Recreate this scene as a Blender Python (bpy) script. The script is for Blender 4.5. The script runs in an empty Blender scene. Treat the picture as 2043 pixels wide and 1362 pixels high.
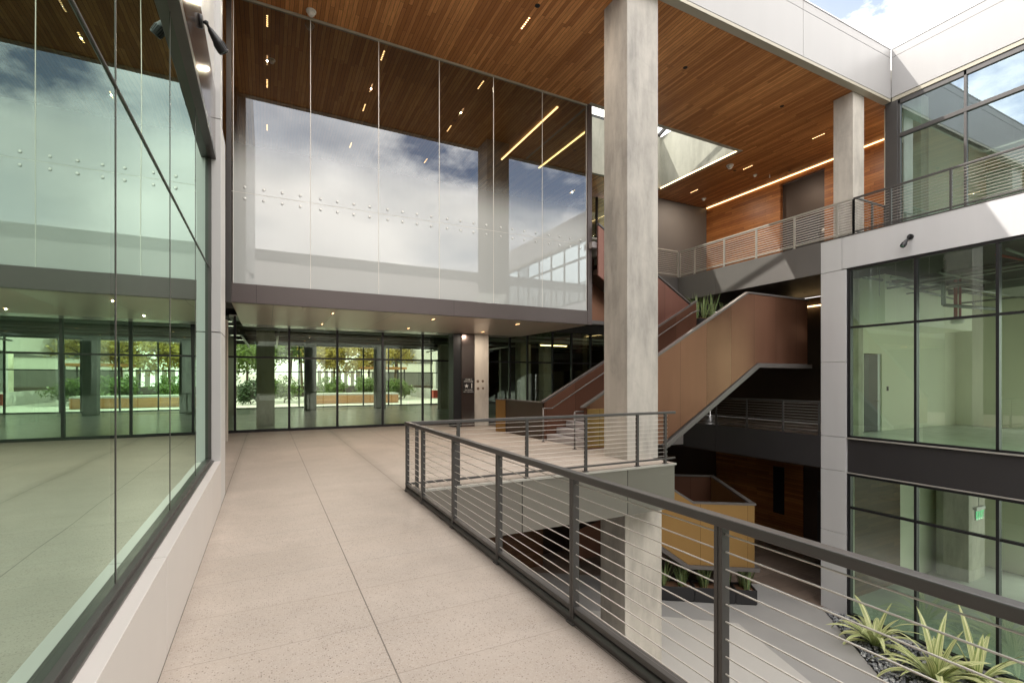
import bpy, bmesh, math, random
from mathutils import Vector, Matrix, noise
random.seed(7)
S = bpy.context.scene
COL = S.collection
R = math.radians

# ------------------------------------------------------------------ helpers
class B:
    """collects shapes (world coordinates) and links them as ONE mesh object"""
    def __init__(s):
        s.bm = bmesh.new()
        s.uv = None
    def face(s, pts):
        try:
            return s.bm.faces.new([s.bm.verts.new(p) for p in pts])
        except ValueError:
            return None
    def box(s, x0, x1, y0, y1, z0, z1):
        if x0 > x1: x0, x1 = x1, x0
        if y0 > y1: y0, y1 = y1, y0
        if z0 > z1: z0, z1 = z1, z0
        v = [s.bm.verts.new((x, y, z)) for x in (x0, x1) for y in (y0, y1) for z in (z0, z1)]
        for q in ((0,1,3,2),(4,6,7,5),(0,4,5,1),(2,3,7,6),(0,2,6,4),(1,5,7,3)):
            s.bm.faces.new([v[i] for i in q])
        return s
    def obox(s, c, sx, sy, sz, rot):
        """box of full size sx,sy,sz about c, rotated by matrix rot"""
        v = []
        for x in (-.5, .5):
            for y in (-.5, .5):
                for z in (-.5, .5):
                    v.append(s.bm.verts.new(Vector(c) + rot @ Vector((x*sx, y*sy, z*sz))))
        for q in ((0,1,3,2),(4,6,7,5),(0,4,5,1),(2,3,7,6),(0,2,6,4),(1,5,7,3)):
            s.bm.faces.new([v[i] for i in q])
        return s
    def prism(s, poly, d):
        """poly: list of 3-D points (flat), extruded by vector d"""
        d = Vector(d)
        a = [s.bm.verts.new(p) for p in poly]
        b = [s.bm.verts.new(Vector(p) + d) for p in poly]
        n = len(a)
        s.bm.faces.new(a[::-1]); s.bm.faces.new(b)
        for i in range(n):
            s.bm.faces.new((a[i], a[(i+1) % n], b[(i+1) % n], b[i]))
        return s
    def bar(s, p0, p1, w, h, up=(0, 0, 1)):
        p0, p1 = Vector(p0), Vector(p1)
        d = p1 - p0; L = d.length; d.normalize()
        up = Vector(up); side = d.cross(up).normalized(); upv = side.cross(d).normalized()
        rot = Matrix((d, side, upv)).transposed()
        return s.obox((p0 + p1) / 2, L, w, h, rot)
    def tube(s, p0, p1, r0, r1=None, n=8, caps=True):
        r1 = r0 if r1 is None else r1
        p0, p1 = Vector(p0), Vector(p1)
        d = (p1 - p0).normalized()
        a = d.orthogonal().normalized(); b = d.cross(a)
        A = []; Bv = []
        for i in range(n):
            t = 2*math.pi*i/n; o = a*math.cos(t) + b*math.sin(t)
            A.append(s.bm.verts.new(p0 + o*r0)); Bv.append(s.bm.verts.new(p1 + o*r1))
        for i in range(n):
            f = s.bm.faces.new((A[i], A[(i+1) % n], Bv[(i+1) % n], Bv[i])); f.smooth = True
        if caps:
            s.bm.faces.new(A[::-1]); s.bm.faces.new(Bv)
        return s
    def lathe(s, c, axis, prof, n=16):
        """prof: list of (radius, distance along axis)"""
        c = Vector(c); d = Vector(axis).normalized(); a = d.orthogonal().normalized(); b = d.cross(a)
        rings = []
        for r, h in prof:
            rings.append([s.bm.verts.new(c + d*h + (a*math.cos(2*math.pi*i/n) + b*math.sin(2*math.pi*i/n))*max(r, 1e-4)) for i in range(n)])
        for k in range(len(rings)-1):
            for i in range(n):
                f = s.bm.faces.new((rings[k][i], rings[k][(i+1) % n], rings[k+1][(i+1) % n], rings[k+1][i])); f.smooth = True
        s.bm.faces.new(rings[0][::-1]); s.bm.faces.new(rings[-1])
        return s
    def obj(s, name, mat, parent=None, bevel=0.0, base=None):
        bmesh.ops.recalc_face_normals(s.bm, faces=s.bm.faces[:])
        me = bpy.data.meshes.new(name)
        s.bm.to_mesh(me); s.bm.free()
        o = bpy.data.objects.new(name, me)
        if isinstance(mat, (list, tuple)):
            for m in mat: me.materials.append(m)
        else:
            me.materials.append(mat)
        COL.objects.link(o)
        if parent is not None:
            o.parent = parent
            off = Vector((0, 0, 0)); p = parent
            while p is not None:
                off += p.location; p = p.parent
            o.location = -off
        if bevel:
            m = o.modifiers.new('bevel', 'BEVEL'); m.width = bevel; m.segments = 2; m.limit_method = 'ANGLE'
        return o

def thing(name, label, cat, loc=(0, 0, 0), group=None, kind=None):
    o = bpy.data.objects.new(name, None)
    COL.objects.link(o); o.location = loc
    o.empty_display_size = .1
    o['label'] = label; o['category'] = cat
    if group: o['group'] = group
    if kind: o['kind'] = kind
    return o
def tag(o, label, cat, group=None, kind=None):
    o['label'] = label; o['category'] = cat
    if group: o['group'] = group
    if kind: o['kind'] = kind
    return o
def structure(o, label=None, cat=None):
    o['kind'] = 'structure'
    if label: o['label'] = label
    if cat: o['category'] = cat
    return o
def dup(root, loc, label, group=None, rz=None):
    r = root.copy(); COL.objects.link(r); r.location = loc
    if rz is not None: r.rotation_euler.z = rz
    r['label'] = label
    if group: r['group'] = group
    for ch in list(root.children):
        c = ch.copy(); COL.objects.link(c); c.parent = r
        for g in ch.children:
            d = g.copy(); COL.objects.link(d); d.parent = c
    return r

# ------------------------------------------------------------------ materials
def new_mat(name):
    m = bpy.data.materials.new(name); m.use_nodes = True
    nt = m.node_tree
    return m, nt, nt.nodes['Principled BSDF'], nt.nodes['Material Output']
def N(nt, t, **k):
    n = nt.nodes.new(t)
    for a, v in k.items():
        if a in n.inputs.keys() if hasattr(n.inputs, 'keys') else False: n.inputs[a].default_value = v
        else: setattr(n, a, v)
    return n
def mixc(nt, f, a, b, mode='MIX'):
    n = nt.nodes.new('ShaderNodeMix'); n.data_type = 'RGBA'; n.blend_type = mode
    for sock, v in ((n.inputs[0], f), (n.inputs[6], a), (n.inputs[7], b)):
        if hasattr(v, 'is_linked') or hasattr(v, 'links'): nt.links.new(v, sock)
        elif isinstance(v, (tuple, list)): sock.default_value = (*v[:3], 1)
        else: sock.default_value = v
    return n.outputs[2]
def math_(nt, op, a, b=None, clamp=False):
    n = nt.nodes.new('ShaderNodeMath'); n.operation = op; n.use_clamp = clamp
    for i, v in enumerate((a, b)):
        if v is None: continue
        if hasattr(v, 'links'): nt.links.new(v, n.inputs[i])
        else: n.inputs[i].default_value = v
    return n.outputs[0]
def ramp(nt, fac, stops):
    n = nt.nodes.new('ShaderNodeValToRGB')
    nt.links.new(fac, n.inputs[0])
    e = n.color_ramp.elements
    while len(e) < len(stops): e.new(.5)
    for i, (p, c) in enumerate(stops):
        e[i].position = p
        e[i].color = (c, c, c, 1) if isinstance(c, (int, float)) else (*c, 1)
    return n.outputs[0]
def coords(nt, scale=(1, 1, 1), rot=(0, 0, 0), loc=(0, 0, 0)):
    g = nt.nodes.new('ShaderNodeNewGeometry')
    mp = nt.nodes.new('ShaderNodeMapping')
    mp.inputs['Scale'].default_value = scale; mp.inputs['Rotation'].default_value = rot; mp.inputs['Location'].default_value = loc
    nt.links.new(g.outputs['Position'], mp.inputs[0])
    return mp.outputs[0]
def noise_(nt, vec, scale, detail=4, rough=.55):
    n = nt.nodes.new('ShaderNodeTexNoise'); n.inputs['Scale'].default_value = scale
    n.inputs['Detail'].default_value = detail; n.inputs['Roughness'].default_value = rough
    nt.links.new(vec, n.inputs['Vector'])
    return n.outputs['Fac']
def bump(nt, p, h, strength=.2, dist=.01):
    b = nt.nodes.new('ShaderNodeBump'); b.inputs['Strength'].default_value = strength; b.inputs['Distance'].default_value = dist
    nt.links.new(h, b.inputs['Height']); nt.links.new(b.outputs[0], p.inputs['Normal'])

def plain(name, col, rough=.5, metal=0., var=.12, scale=3., bmp=0., spec=.5, stretch=(1, 1, 1)):
    m, nt, p, out = new_mat(name)
    v = coords(nt, stretch)
    f = noise_(nt, v, scale, 5)
    c = mixc(nt, f, tuple(x*(1-var) for x in col), tuple(min(1, x*(1+var)) for x in col))
    nt.links.new(c, p.inputs['Base Color'])
    p.inputs['Metallic'].default_value = metal
    p.inputs['Specular IOR Level'].default_value = spec
    fr = math_(nt, 'MULTIPLY_ADD', noise_(nt, v, scale*4, 3), .16)
    nt.nodes[-1].inputs[2].default_value = rough - .08
    nt.links.new(fr, p.inputs['Roughness'])
    if bmp:
        bump(nt, p, noise_(nt, v, scale*14, 4), bmp, .01)
    return m

def concrete(name, base=(.47, .44, .395), dark=(.27, .255, .235), scale=.8):
    m, nt, p, out = new_mat(name)
    v = coords(nt, (1, 1, .6))
    n1 = noise_(nt, v, scale, 6, .62)
    n2 = noise_(nt, coords(nt, (1.2, 1.2, .25)), 3.2, 5, .6)
    f = ramp(nt, n1, [(.36, 0.), (.62, 1.)])
    c = mixc(nt, f, dark, base)
    f2 = ramp(nt, n2, [(.42, .0), (.7, .6)])
    c = mixc(nt, f2, c, tuple(x*1.22 for x in base))
    # trowel veins
    w = nt.nodes.new('ShaderNodeTexWave'); w.inputs['Scale'].default_value = .55; w.inputs['Distortion'].default_value = 14
    w.inputs['Detail'].default_value = 4; w.inputs['Detail Scale'].default_value = 1.6
    nt.links.new(coords(nt, (1, 1, .8), (.4, .5, .2)), w.inputs['Vector'])
    fw = ramp(nt, w.outputs['Fac'], [(.0, .10), (.02, 0.)])
    c = mixc(nt, fw, c, tuple(x*.8 for x in dark))
    # pores
    vo = nt.nodes.new('ShaderNodeTexVoronoi'); vo.inputs['Scale'].default_value = 22
    nt.links.new(coords(nt), vo.inputs['Vector'])
    fv = ramp(nt, vo.outputs['Distance'], [(.05, .55), (.11, 0.)])
    msk = ramp(nt, noise_(nt, v, 2.3, 3), [(.52, 0.), (.6, 1.)])
    c = mixc(nt, math_(nt, 'MULTIPLY', fv, msk), c, tuple(x*.6 for x in dark))
    nt.links.new(c, p.inputs['Base Color'])
    p.inputs['Roughness'].default_value = .72
    p.inputs['Specular IOR Level'].default_value = .25
    bump(nt, p, noise_(nt, v, 9, 6), .12, .02)
    return m

def planks(name, axes, c1, c2, dark, width=.095, length=2.2, rough=.42, rnd=0.):
    """boards running along the first of axes; axes = indices into position ('yx' = along Y, rows across X)"""
    m, nt, p, out = new_mat(name)
    g = nt.nodes.new('ShaderNodeNewGeometry')
    sp = nt.nodes.new('ShaderNodeSeparateXYZ'); nt.links.new(g.outputs['Position'], sp.inputs[0])
    cb = nt.nodes.new('ShaderNodeCombineXYZ')
    ix = {'x': 0, 'y': 1, 'z': 2}
    nt.links.new(sp.outputs[ix[axes[0]]], cb.inputs[0]); nt.links.new(sp.outputs[ix[axes[1]]], cb.inputs[1])
    br = nt.nodes.new('ShaderNodeTexBrick')
    nt.links.new(cb.outputs[0], br.inputs['Vector'])
    br.inputs['Scale'].default_value = 1
    br.inputs['Brick Width'].default_value = length; br.inputs['Row Height'].default_value = width
    br.inputs['Mortar Size'].default_value = .0035; br.inputs['Mortar Smooth'].default_value = .1
    br.offset = .37; br.offset_frequency = 3; br.squash = .72; br.squash_frequency = 2
    br.inputs['Color1'].default_value = (0, 0, 0, 1); br.inputs['Color2'].default_value = (1, 1, 1, 1); br.inputs['Mortar'].default_value = (.5, .5, .5, 1)
    fac = br.outputs['Color']
    c = ramp(nt, fac, [(.0, c1), (.25, tuple((a*.8+b*.2) for a, b in zip(c1, c2))), (.62, tuple((a*.45+b*.55) for a, b in zip(c1, c2))), (1., c2)])
    mp = nt.nodes.new('ShaderNodeMapping'); mp.inputs['Scale'].default_value = (1.3, 26, 1)
    nt.links.new(cb.outputs[0], mp.inputs[0])
    gr = noise_(nt, mp.outputs[0], 2.2, 5, .6)
    c = mixc(nt, ramp(nt, gr, [(.3, .55), (.62, 0.)]), c, dark)
    big = noise_(nt, cb.outputs[0], .35, 3)
    c = mixc(nt, ramp(nt, big, [(.3, .35), (.6, 0.)]), c, dark)
    c = mixc(nt, br.outputs['Fac'], c, (.018, .009, .005))
    nt.links.new(c, p.inputs['Base Color'])
    p.inputs['Roughness'].default_value = rough
    p.inputs['Specular IOR Level'].default_value = .3
    bh = math_(nt, 'SUBTRACT', math_(nt, 'MULTIPLY', gr, .25), br.outputs['Fac'])
    bump(nt, p, bh, .35, .006)
    return m

def glass(name, tint, refl, k=.35, ior=1.6, wav=0., glosscol=(.95, .97, .96)):
    """pane: tinted transparent + mirror, more mirror at grazing angles; refl = smallest mirror share"""
    m, nt, p, out = new_mat(name)
    nt.nodes.remove(p)
    tr = nt.nodes.new('ShaderNodeBsdfTransparent'); tr.inputs[0].default_value = (*tint, 1)
    gl = nt.nodes.new('ShaderNodeBsdfGlossy'); gl.inputs[0].default_value = (*glosscol, 1); gl.inputs['Roughness'].default_value = .0
    fr = nt.nodes.new('ShaderNodeFresnel'); fr.inputs['IOR'].default_value = ior
    f = math_(nt, 'MAXIMUM', math_(nt, 'MULTIPLY', fr.outputs[0], 1 + k), refl, True)
    g = nt.nodes.new('ShaderNodeNewGeometry')
    # back faces read the same as the front
    mx = nt.nodes.new('ShaderNodeMixShader')
    nt.links.new(f, mx.inputs[0]); nt.links.new(tr.outputs[0], mx.inputs[1]); nt.links.new(gl.outputs[0], mx.inputs[2])
    if wav:
        b = nt.nodes.new('ShaderNodeBump'); b.inputs['Strength'].default_value = wav; b.inputs['Distance'].default_value = .02
        nt.links.new(noise_(nt, coords(nt, (1, 1, .45)), .9, 1), b.inputs['Height'])
        nt.links.new(b.outputs[0], gl.inputs['Normal'])
    nt.links.new(mx.outputs[0], out.inputs[0])
    return m

def emis(name, col, strength):
    m, nt, p, out = new_mat(name)
    nt.nodes.remove(p)
    e = nt.nodes.new('ShaderNodeEmission'); e.inputs[0].default_value = (*col, 1); e.inputs[1].default_value = strength
    nt.links.new(e.outputs[0], out.inputs[0])
    return m

def panels(name, col, rough, metal, axis, pitch, amt=.14, origin=0., streak=.1, spec=.5):
    """sheet panels: every panel along `axis` gets its own tone, a thin dark seam between"""
    m, nt, p, out = new_mat(name)
    g = nt.nodes.new('ShaderNodeNewGeometry')
    sp = nt.nodes.new('ShaderNodeSeparateXYZ'); nt.links.new(g.outputs['Position'], sp.inputs[0])
    a = math_(nt, 'DIVIDE', math_(nt, 'SUBTRACT', sp.outputs[{'x': 0, 'y': 1, 'z': 2}[axis]], origin), pitch)
    fl = math_(nt, 'FLOOR', a); frc = math_(nt, 'FRACT', a)
    wn = nt.nodes.new('ShaderNodeTexWhiteNoise'); wn.noise_dimensions = '1D'; nt.links.new(fl, wn.inputs['W'])
    c = mixc(nt, wn.outputs['Value'], tuple(x*(1-amt) for x in col), tuple(min(1, x*(1+amt)) for x in col))
    st = noise_(nt, coords(nt, (1, 1, .12)), 3, 5)
    c = mixc(nt, math_(nt, 'MULTIPLY', ramp(nt, st, [(.3, 0.), (.7, 1.)]), streak*2), c, tuple(x*.62 for x in col))
    seam = math_(nt, 'LESS_THAN', frc, .007/pitch)
    c = mixc(nt, seam, c, tuple(x*.25 for x in col))
    nt.links.new(c, p.inputs['Base Color'])
    p.inputs['Metallic'].default_value = metal
    p.inputs['Specular IOR Level'].default_value = spec
    rr = math_(nt, 'MULTIPLY_ADD', wn.outputs['Value'], .12); nt.nodes[-1].inputs[2].default_value = rough
    nt.links.new(rr, p.inputs['Roughness'])
    return m

def terrazzo(name):
    m, nt, p, out = new_mat(name)
    v = coords(nt)
    base = (.42, .363, .318)
    c = mixc(nt, ramp(nt, noise_(nt, v, 1.1, 5, .6), [(.3, 0.), (.7, 1.)]), tuple(x*.86 for x in base), tuple(x*1.1 for x in base))
    c = mixc(nt, ramp(nt, noise_(nt, coords(nt, (.35, 6, 1)), 1.4, 4), [(.42, 0.), (.72, .45)]), c, (.40, .33, .275))
    # light aggregate, then dark chips
    fine = nt.nodes.new('ShaderNodeTexVoronoi'); fine.inputs['Scale'].default_value = 150
    nt.links.new(v, fine.inputs['Vector'])
    c = mixc(nt, ramp(nt, fine.outputs['Color'], [(.55, 0.), (.95, .5)]), c, (.56, .51, .455))
    vo = nt.nodes.new('ShaderNodeTexVoronoi'); vo.inputs['Scale'].default_value = 74; vo.inputs['Randomness'].default_value = 1
    mp = coords(nt, (1, 1.25, 1)); nt.links.new(mp, vo.inputs['Vector'])
    sepc = nt.nodes.new('ShaderNodeSeparateColor'); nt.links.new(vo.outputs['Color'], sepc.inputs[0])
    size = math_(nt, 'MULTIPLY', ramp(nt, sepc.outputs[0], [(.40, 0.), (1., 1.)]), .40)
    chip = math_(nt, 'LESS_THAN', vo.outputs['Distance'], size)
    chip = math_(nt, 'MULTIPLY', chip, .85)
    c = mixc(nt, chip, c, (.13, .105, .09))
    stn = ramp(nt, noise_(nt, coords(nt, (1, .6, 1)), .9, 7, .7), [(.5, 0.), (.68, .35)])
    c = mixc(nt, stn, c, (.30, .26, .225))
    sp = nt.nodes.new('ShaderNodeSeparateXYZ'); nt.links.new(v, sp.inputs[0])
    for ex, wd_ in ((1.93, .22), (-.555, .14)):     # grime along the kerb and the wall foot
        de = math_(nt, 'ABSOLUTE', math_(nt, 'SUBTRACT', sp.outputs[0], ex))
        e1 = ramp(nt, math_(nt, 'ADD', math_(nt, 'DIVIDE', de, wd_), math_(nt, 'MULTIPLY', math_(nt, 'SUBTRACT', noise_(nt, v, 4, 5, .65), .5), 1.3)), [(.1, .4), (.9, 0.)])
        c = mixc(nt, e1, c, (.24, .205, .175))
    # joints
    jx = math_(nt, 'FRACT', math_(nt, 'DIVIDE', math_(nt, 'SUBTRACT', sp.outputs[0], -.5595), 1.2365))
    jx = math_(nt, 'LESS_THAN', jx, .0085/1.2365)
    c = mixc(nt, math_(nt, 'MULTIPLY', jx, .88), c, (.06, .05, .043))
    fy = math_(nt, 'DIVIDE', math_(nt, 'SUBTRACT', sp.outputs[1], 2.19), .6425)
    jy = math_(nt, 'LESS_THAN', math_(nt, 'FRACT', fy), .007/.6425)
    c = mixc(nt, math_(nt, 'MULTIPLY', jy, .6), c, (.22, .195, .17))
    wn = nt.nodes.new('ShaderNodeTexWhiteNoise'); wn.noise_dimensions = '2D'
    cb = nt.nodes.new('ShaderNodeCombineXYZ')
    nt.links.new(math_(nt, 'FLOOR', math_(nt, 'DIVIDE', math_(nt, 'SUBTRACT', sp.outputs[0], -.5595), 1.2365)), cb.inputs[0])
    nt.links.new(math_(nt, 'FLOOR', fy), cb.inputs[1]); nt.links.new(cb.outputs[0], wn.inputs['Vector'])
    c = mixc(nt, math_(nt, 'MULTIPLY', wn.outputs['Value'], .22), c, (.36, .31, .265))
    nt.links.new(c, p.inputs['Base Color'])
    p.inputs['Roughness'].default_value = .5
    p.inputs['Specular IOR Level'].default_value = .4
    h = math_(nt, 'SUBTRACT', noise_(nt, v, 60, 3), math_(nt, 'MULTIPLY', jx, 1.5))
    bump(nt, p, h, .1, .004)
    return m

def frit_glass(name):
    """clear mirror glass above, fading into a white dot frit below about z = 6.6"""
    m, nt, p, out = new_mat(name)
    tr = nt.nodes.new('ShaderNodeBsdfTransparent'); tr.inputs[0].default_value = (.48, .51, .46, 1)
    gl = nt.nodes.new('ShaderNodeBsdfGlossy'); gl.inputs[0].default_value = (.86, .9, .94, 1); gl.inputs['Roughness'].default_value = 0
    fr = nt.nodes.new('ShaderNodeFresnel'); fr.inputs['IOR'].default_value = 1.6
    f = math_(nt, 'MAXIMUM', math_(nt, 'MULTIPLY', fr.outputs[0], 1.25), .2, True)
    mx = nt.nodes.new('ShaderNodeMixShader')
    nt.links.new(f, mx.inputs[0]); nt.links.new(tr.outputs[0], mx.inputs[1]); nt.links.new(gl.outputs[0], mx.inputs[2])
    p.inputs['Base Color'].default_value = (.54, .57, .56, 1); p.inputs['Roughness'].default_value = .5
    p.inputs['Coat Weight'].default_value = 1.; p.inputs['Coat Roughness'].default_value = 0.; p.inputs['Coat IOR'].default_value = 1.95
    g = nt.nodes.new('ShaderNodeNewGeometry')
    sp = nt.nodes.new('ShaderNodeSeparateXYZ'); nt.links.new(g.outputs['Position'], sp.inputs[0])
    t = nt.nodes.new('ShaderNodeMapRange'); nt.links.new(sp.outputs[2], t.inputs[0])
    t.inputs[1].default_value = 7.45; t.inputs[2].default_value = 6.05; t.inputs[3].default_value = 0; t.inputs[4].default_value = .93
    t.interpolation_type = 'SMOOTHSTEP'
    # fine vertical shimmer of the dot rows where the frit thins out
    w = math_(nt, 'SINE', math_(nt, 'MULTIPLY', sp.outputs[0], 46.))
    tt = math_(nt, 'MULTIPLY', math_(nt, 'MULTIPLY', t.outputs[0], math_(nt, 'SUBTRACT', 1., t.outputs[0])), .55)
    fac = math_(nt, 'ADD', t.outputs[0], math_(nt, 'MULTIPLY', w, math_(nt, 'MULTIPLY', tt, .04)), True)
    m2 = nt.nodes.new('ShaderNodeMixShader')
    nt.links.new(fac, m2.inputs[0]); nt.links.new(mx.outputs[0], m2.inputs[1]); nt.links.new(p.outputs[0], m2.inputs[2])
    nt.links.new(m2.outputs[0], out.inputs[0])
    return m

def leaf_mat(name, mid, edge, dark, stripes=False, trans=.25):
    m, nt, p, out = new_mat(name)
    uv = nt.nodes.new('ShaderNodeUVMap')
    sp = nt.nodes.new('ShaderNodeSeparateXYZ'); nt.links.new(uv.outputs[0], sp.inputs[0])
    d = math_(nt, 'ABSOLUTE', math_(nt, 'SUBTRACT', sp.outputs[0], .5))
    if stripes:
        st = nt.nodes.new('ShaderNodeCombineXYZ')
        nt.links.new(math_(nt, 'MULTIPLY', sp.outputs[0], 9.), st.inputs[0]); nt.links.new(math_(nt, 'MULTIPLY', sp.outputs[1], .6), st.inputs[1])
        oi = nt.nodes.new('ShaderNodeNewGeometry'); nt.links.new(math_(nt, 'MULTIPLY', oi.outputs['Random Per Island'], 40.), st.inputs[2])
        nz = noise_(nt, st.outputs[0], 1.6, 2)
        c = mixc(nt, ramp(nt, nz, [(.42, 0.), (.54, 1.)]), mid, edge)
        c = mixc(nt, ramp(nt, sp.outputs[1], [(.0, .75), (.4, .0)]), c, dark)
    else:
        nz = noise_(nt, coords(nt, (1, 1, 6)), 9, 3)
        c = mixc(nt, ramp(nt, nz, [(.4, 0.), (.6, 1.)]), dark, mid)
        c = mixc(nt, ramp(nt, d, [(.36, 0.), (.42, 1.)]), c, edge)
    nt.links.new(c, p.inputs['Base Color'])
    p.inputs['Roughness'].default_value = .45
    t = nt.nodes.new('ShaderNodeBsdfTranslucent'); nt.links.new(c, t.inputs[0])
    mx = nt.nodes.new('ShaderNodeMixShader'); mx.inputs[0].default_value = trans
    nt.links.new(p.outputs[0], mx.inputs[1]); nt.links.new(t.outputs[0], mx.inputs[2]); nt.links.new(mx.outputs[0], out.inputs[0])
    return m

M = {}
M['terrazzo'] = terrazzo('pale terrazzo paving')
M['concrete'] = concrete('trowelled grey concrete')
M['concrete_pale'] = concrete('pale smooth concrete', (.56, .52, .46), (.40, .37, .33), 1.3)
M['concrete_wall'] = concrete('skylight concrete', (.46, .45, .385), (.33, .32, .27), .5)
M['ground'] = plain('courtyard concrete', (.34, .33, .32), .55, 0, .22, .9, .1)
M['pale_paving'] = plain('pale exposed aggregate', (.50, .48, .45), .7, 0, .1, 60, .15)
M['lobby_floor'] = planks('brown lobby tile', 'xy', (.20, .15, .12), (.32, .25, .20), (.13, .095, .075), .45, .9, .3)
M['inner_floor'] = plain('polished grey interior slab', (.56, .57, .54), .22, 0, .2, .7)
M['ceiling'] = planks('warm ceiling boards', 'yx', (.44, .175, .055), (.86, .41, .15), (.26, .095, .028), .092, 2.7, .45)
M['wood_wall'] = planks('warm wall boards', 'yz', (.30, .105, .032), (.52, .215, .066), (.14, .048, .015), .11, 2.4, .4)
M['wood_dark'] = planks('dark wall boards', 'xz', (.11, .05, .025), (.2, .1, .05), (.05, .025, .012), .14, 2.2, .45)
M['wood_bench'] = planks('cedar bench boards', 'xz', (.52, .24, .08), (.70, .36, .14), (.30, .13, .05), .12, 2.2, .6)
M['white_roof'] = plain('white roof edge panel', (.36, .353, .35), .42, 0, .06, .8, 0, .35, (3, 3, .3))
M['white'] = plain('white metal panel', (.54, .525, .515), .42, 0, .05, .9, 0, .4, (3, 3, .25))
M['white_trim'] = plain('warm white sill metal', (.58, .54, .515), .4, 0, .04, .8, 0, .45)
M['grey_panel'] = plain('silver grey metal panel', (.58, .58, .59), .38, .1, .06, .9, 0, .5, (3, 3, .25))
M['tan_trim'] = plain('tan soffit trim', (.40, .37, .29), .5, 0, .06, 1)
M['bronze'] = plain('dark bronze metal', (.085, .078, .074), .35, .5, .1, 2, 0)
M['rail'] = plain('dark grey rail paint', (.085, .08, .077), .38, .35, .1, 5, 0)
M['rail_silver'] = plain('stainless rail', (.46, .44, .40), .42, .45, .1, 5, 0)
M['cable'] = plain('stainless cable', (.62, .58, .53), .5, .25, .04, 1, 0)
M['cable_dark'] = plain('dull stainless cable', (.34, .31, .28), .5, .25, .04, 1, 0)
M['black'] = plain('black frame', (.016, .016, .018), .35, .2, .1, 4)
M['charcoal'] = plain('charcoal spandrel metal', (.045, .042, .044), .42, .3, .12, .7)
M['fascia'] = panels('dark taupe metal fascia', (.135, .112, .108), .38, .55, 'x', 4.66, .05, 4.45, .04)
M['soffit'] = panels('glossy grey soffit panel', (.60, .51, .43), .3, .5, 'x', 1.4, .05, .13, .02)
M['stainless'] = panels('brushed stainless fascia', (.31, .285, .255), .27, .85, 'x', 2.35, .04, 3.98, .04)
M['spandrel'] = plain('glossy brown metal spandrel', (.17, .135, .125), .16, .8, .1, .5)
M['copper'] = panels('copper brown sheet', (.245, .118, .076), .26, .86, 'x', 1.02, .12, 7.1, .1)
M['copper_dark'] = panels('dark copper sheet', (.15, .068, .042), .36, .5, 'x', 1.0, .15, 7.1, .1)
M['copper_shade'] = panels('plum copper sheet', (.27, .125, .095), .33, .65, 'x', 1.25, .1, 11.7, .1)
M['brass'] = panels('gold brass sheet', (.37, .225, .085), .3, .86, 'x', 1.15, .07, 12.0, .06)
M['cap'] = plain('grey cap rail', (.15, .137, .13), .38, .4, .08, 3)
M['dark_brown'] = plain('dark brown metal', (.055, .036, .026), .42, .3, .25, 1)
M['dark_wall'] = plain('dark lobby wall', (.05, .042, .038), .5, .1, .25, 1.2)
M['grey_wall'] = plain('grey lobby wall', (.13, .12, .112), .6, 0, .15, 1)
M['cream'] = plain('cream interior wall', (.90, .88, .74), .7, 0, .04, .7)
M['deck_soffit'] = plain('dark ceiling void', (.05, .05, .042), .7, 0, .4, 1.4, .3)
M['steps'] = plain('grey stair tread', (.36, .33, .33), .5, 0, .1, 5)
M['soil'] = plain('bark mulch', (.20, .10, .055), .9, 0, .5, 40, .6)
M['planter'] = plain('black planter metal', (.035, .034, .036), .38, .3, .1, 4)
M['sign'] = plain('black sign plate', (.012, .010, .010), .4, 0, .1, 6)
M['letter'] = plain('white lettering', (.78, .76, .73), .5, 0, .02, 5)
M['white_plastic'] = plain('white plastic', (.78, .77, .72), .4, 0, .03, 8)
M['red_pipe'] = plain('red sprinkler pipe', (.32, .05, .04), .4, .0, .1, 5)
M['steel_pipe'] = plain('grey conduit', (.25, .25, .24), .4, .6, .1, 5)
M['lens'] = plain('green lamp lens', (.22, .48, .34), .08, 0, .15, 8, 0, .9)
M['bolt'] = plain('polished glass bolt', (.74, .75, .74), .4, .3, .08, 12)
M['bolt_stain'] = plain('brown patch filler', (.16, .11, .08), .8, 0, .3, 30)
M['rear'] = plain('cream rear facade', (.66, .64, .58), .6, 0, .06, .6)
M['foliage_a'] = leaf_mat('green tree leaves', (.14, .21, .04), (.19, .26, .06), (.07, .11, .025), False, .35)
M['foliage_b'] = leaf_mat('yellow tree leaves', (.46, .36, .07), (.52, .40, .10), (.24, .20, .04), False, .35)
M['foliage_c'] = leaf_mat('dark hedge leaves', (.045, .085, .03), (.06, .11, .035), (.02, .045, .015), False, .3)
M['bark'] = plain('grey brown bark', (.14, .10, .07), .9, 0, .3, 9, .5)
M['snake'] = leaf_mat('banded snake plant leaf', (.20, .29, .12), (.42, .46, .16), (.07, .13, .06), False, .12)
M['flax'] = leaf_mat('striped flax leaf', (.24, .32, .09), (.80, .80, .44), (.17, .26, .05), True, .22)
M['glass_left'] = glass('mirror green glass', (.42, .62, .50), .7, 1.3, 1.9, .12, (.77, 1., .87))
M['glass_clear'] = glass('pale green glass', (.70, .90, .71), .19, .5, 1.5, .03, (.86, .95, .92))
M['glass_lobby'] = glass('green lobby glass', (.78, .96, .70), .14, .5, 1.55, 0, (.80, .92, .84))
M['glass_upper'] = glass('blue green glass', (.62, .82, .74), .36, .6, 1.6, .05, (.80, .95, 1.))
M['glass_sky'] = glass('skylight glass', (.78, .80, .78), .06, .2, 1.4)
M['frit'] = frit_glass('dot frit glass')
M['led'] = emis('warm led line', (1., .66, .30), 5.5)
M['led_soft'] = emis('soft warm led', (1., .66, .32), 9)
M['lamp'] = emis('downlight lens', (1., .55, .24), 7)
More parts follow.
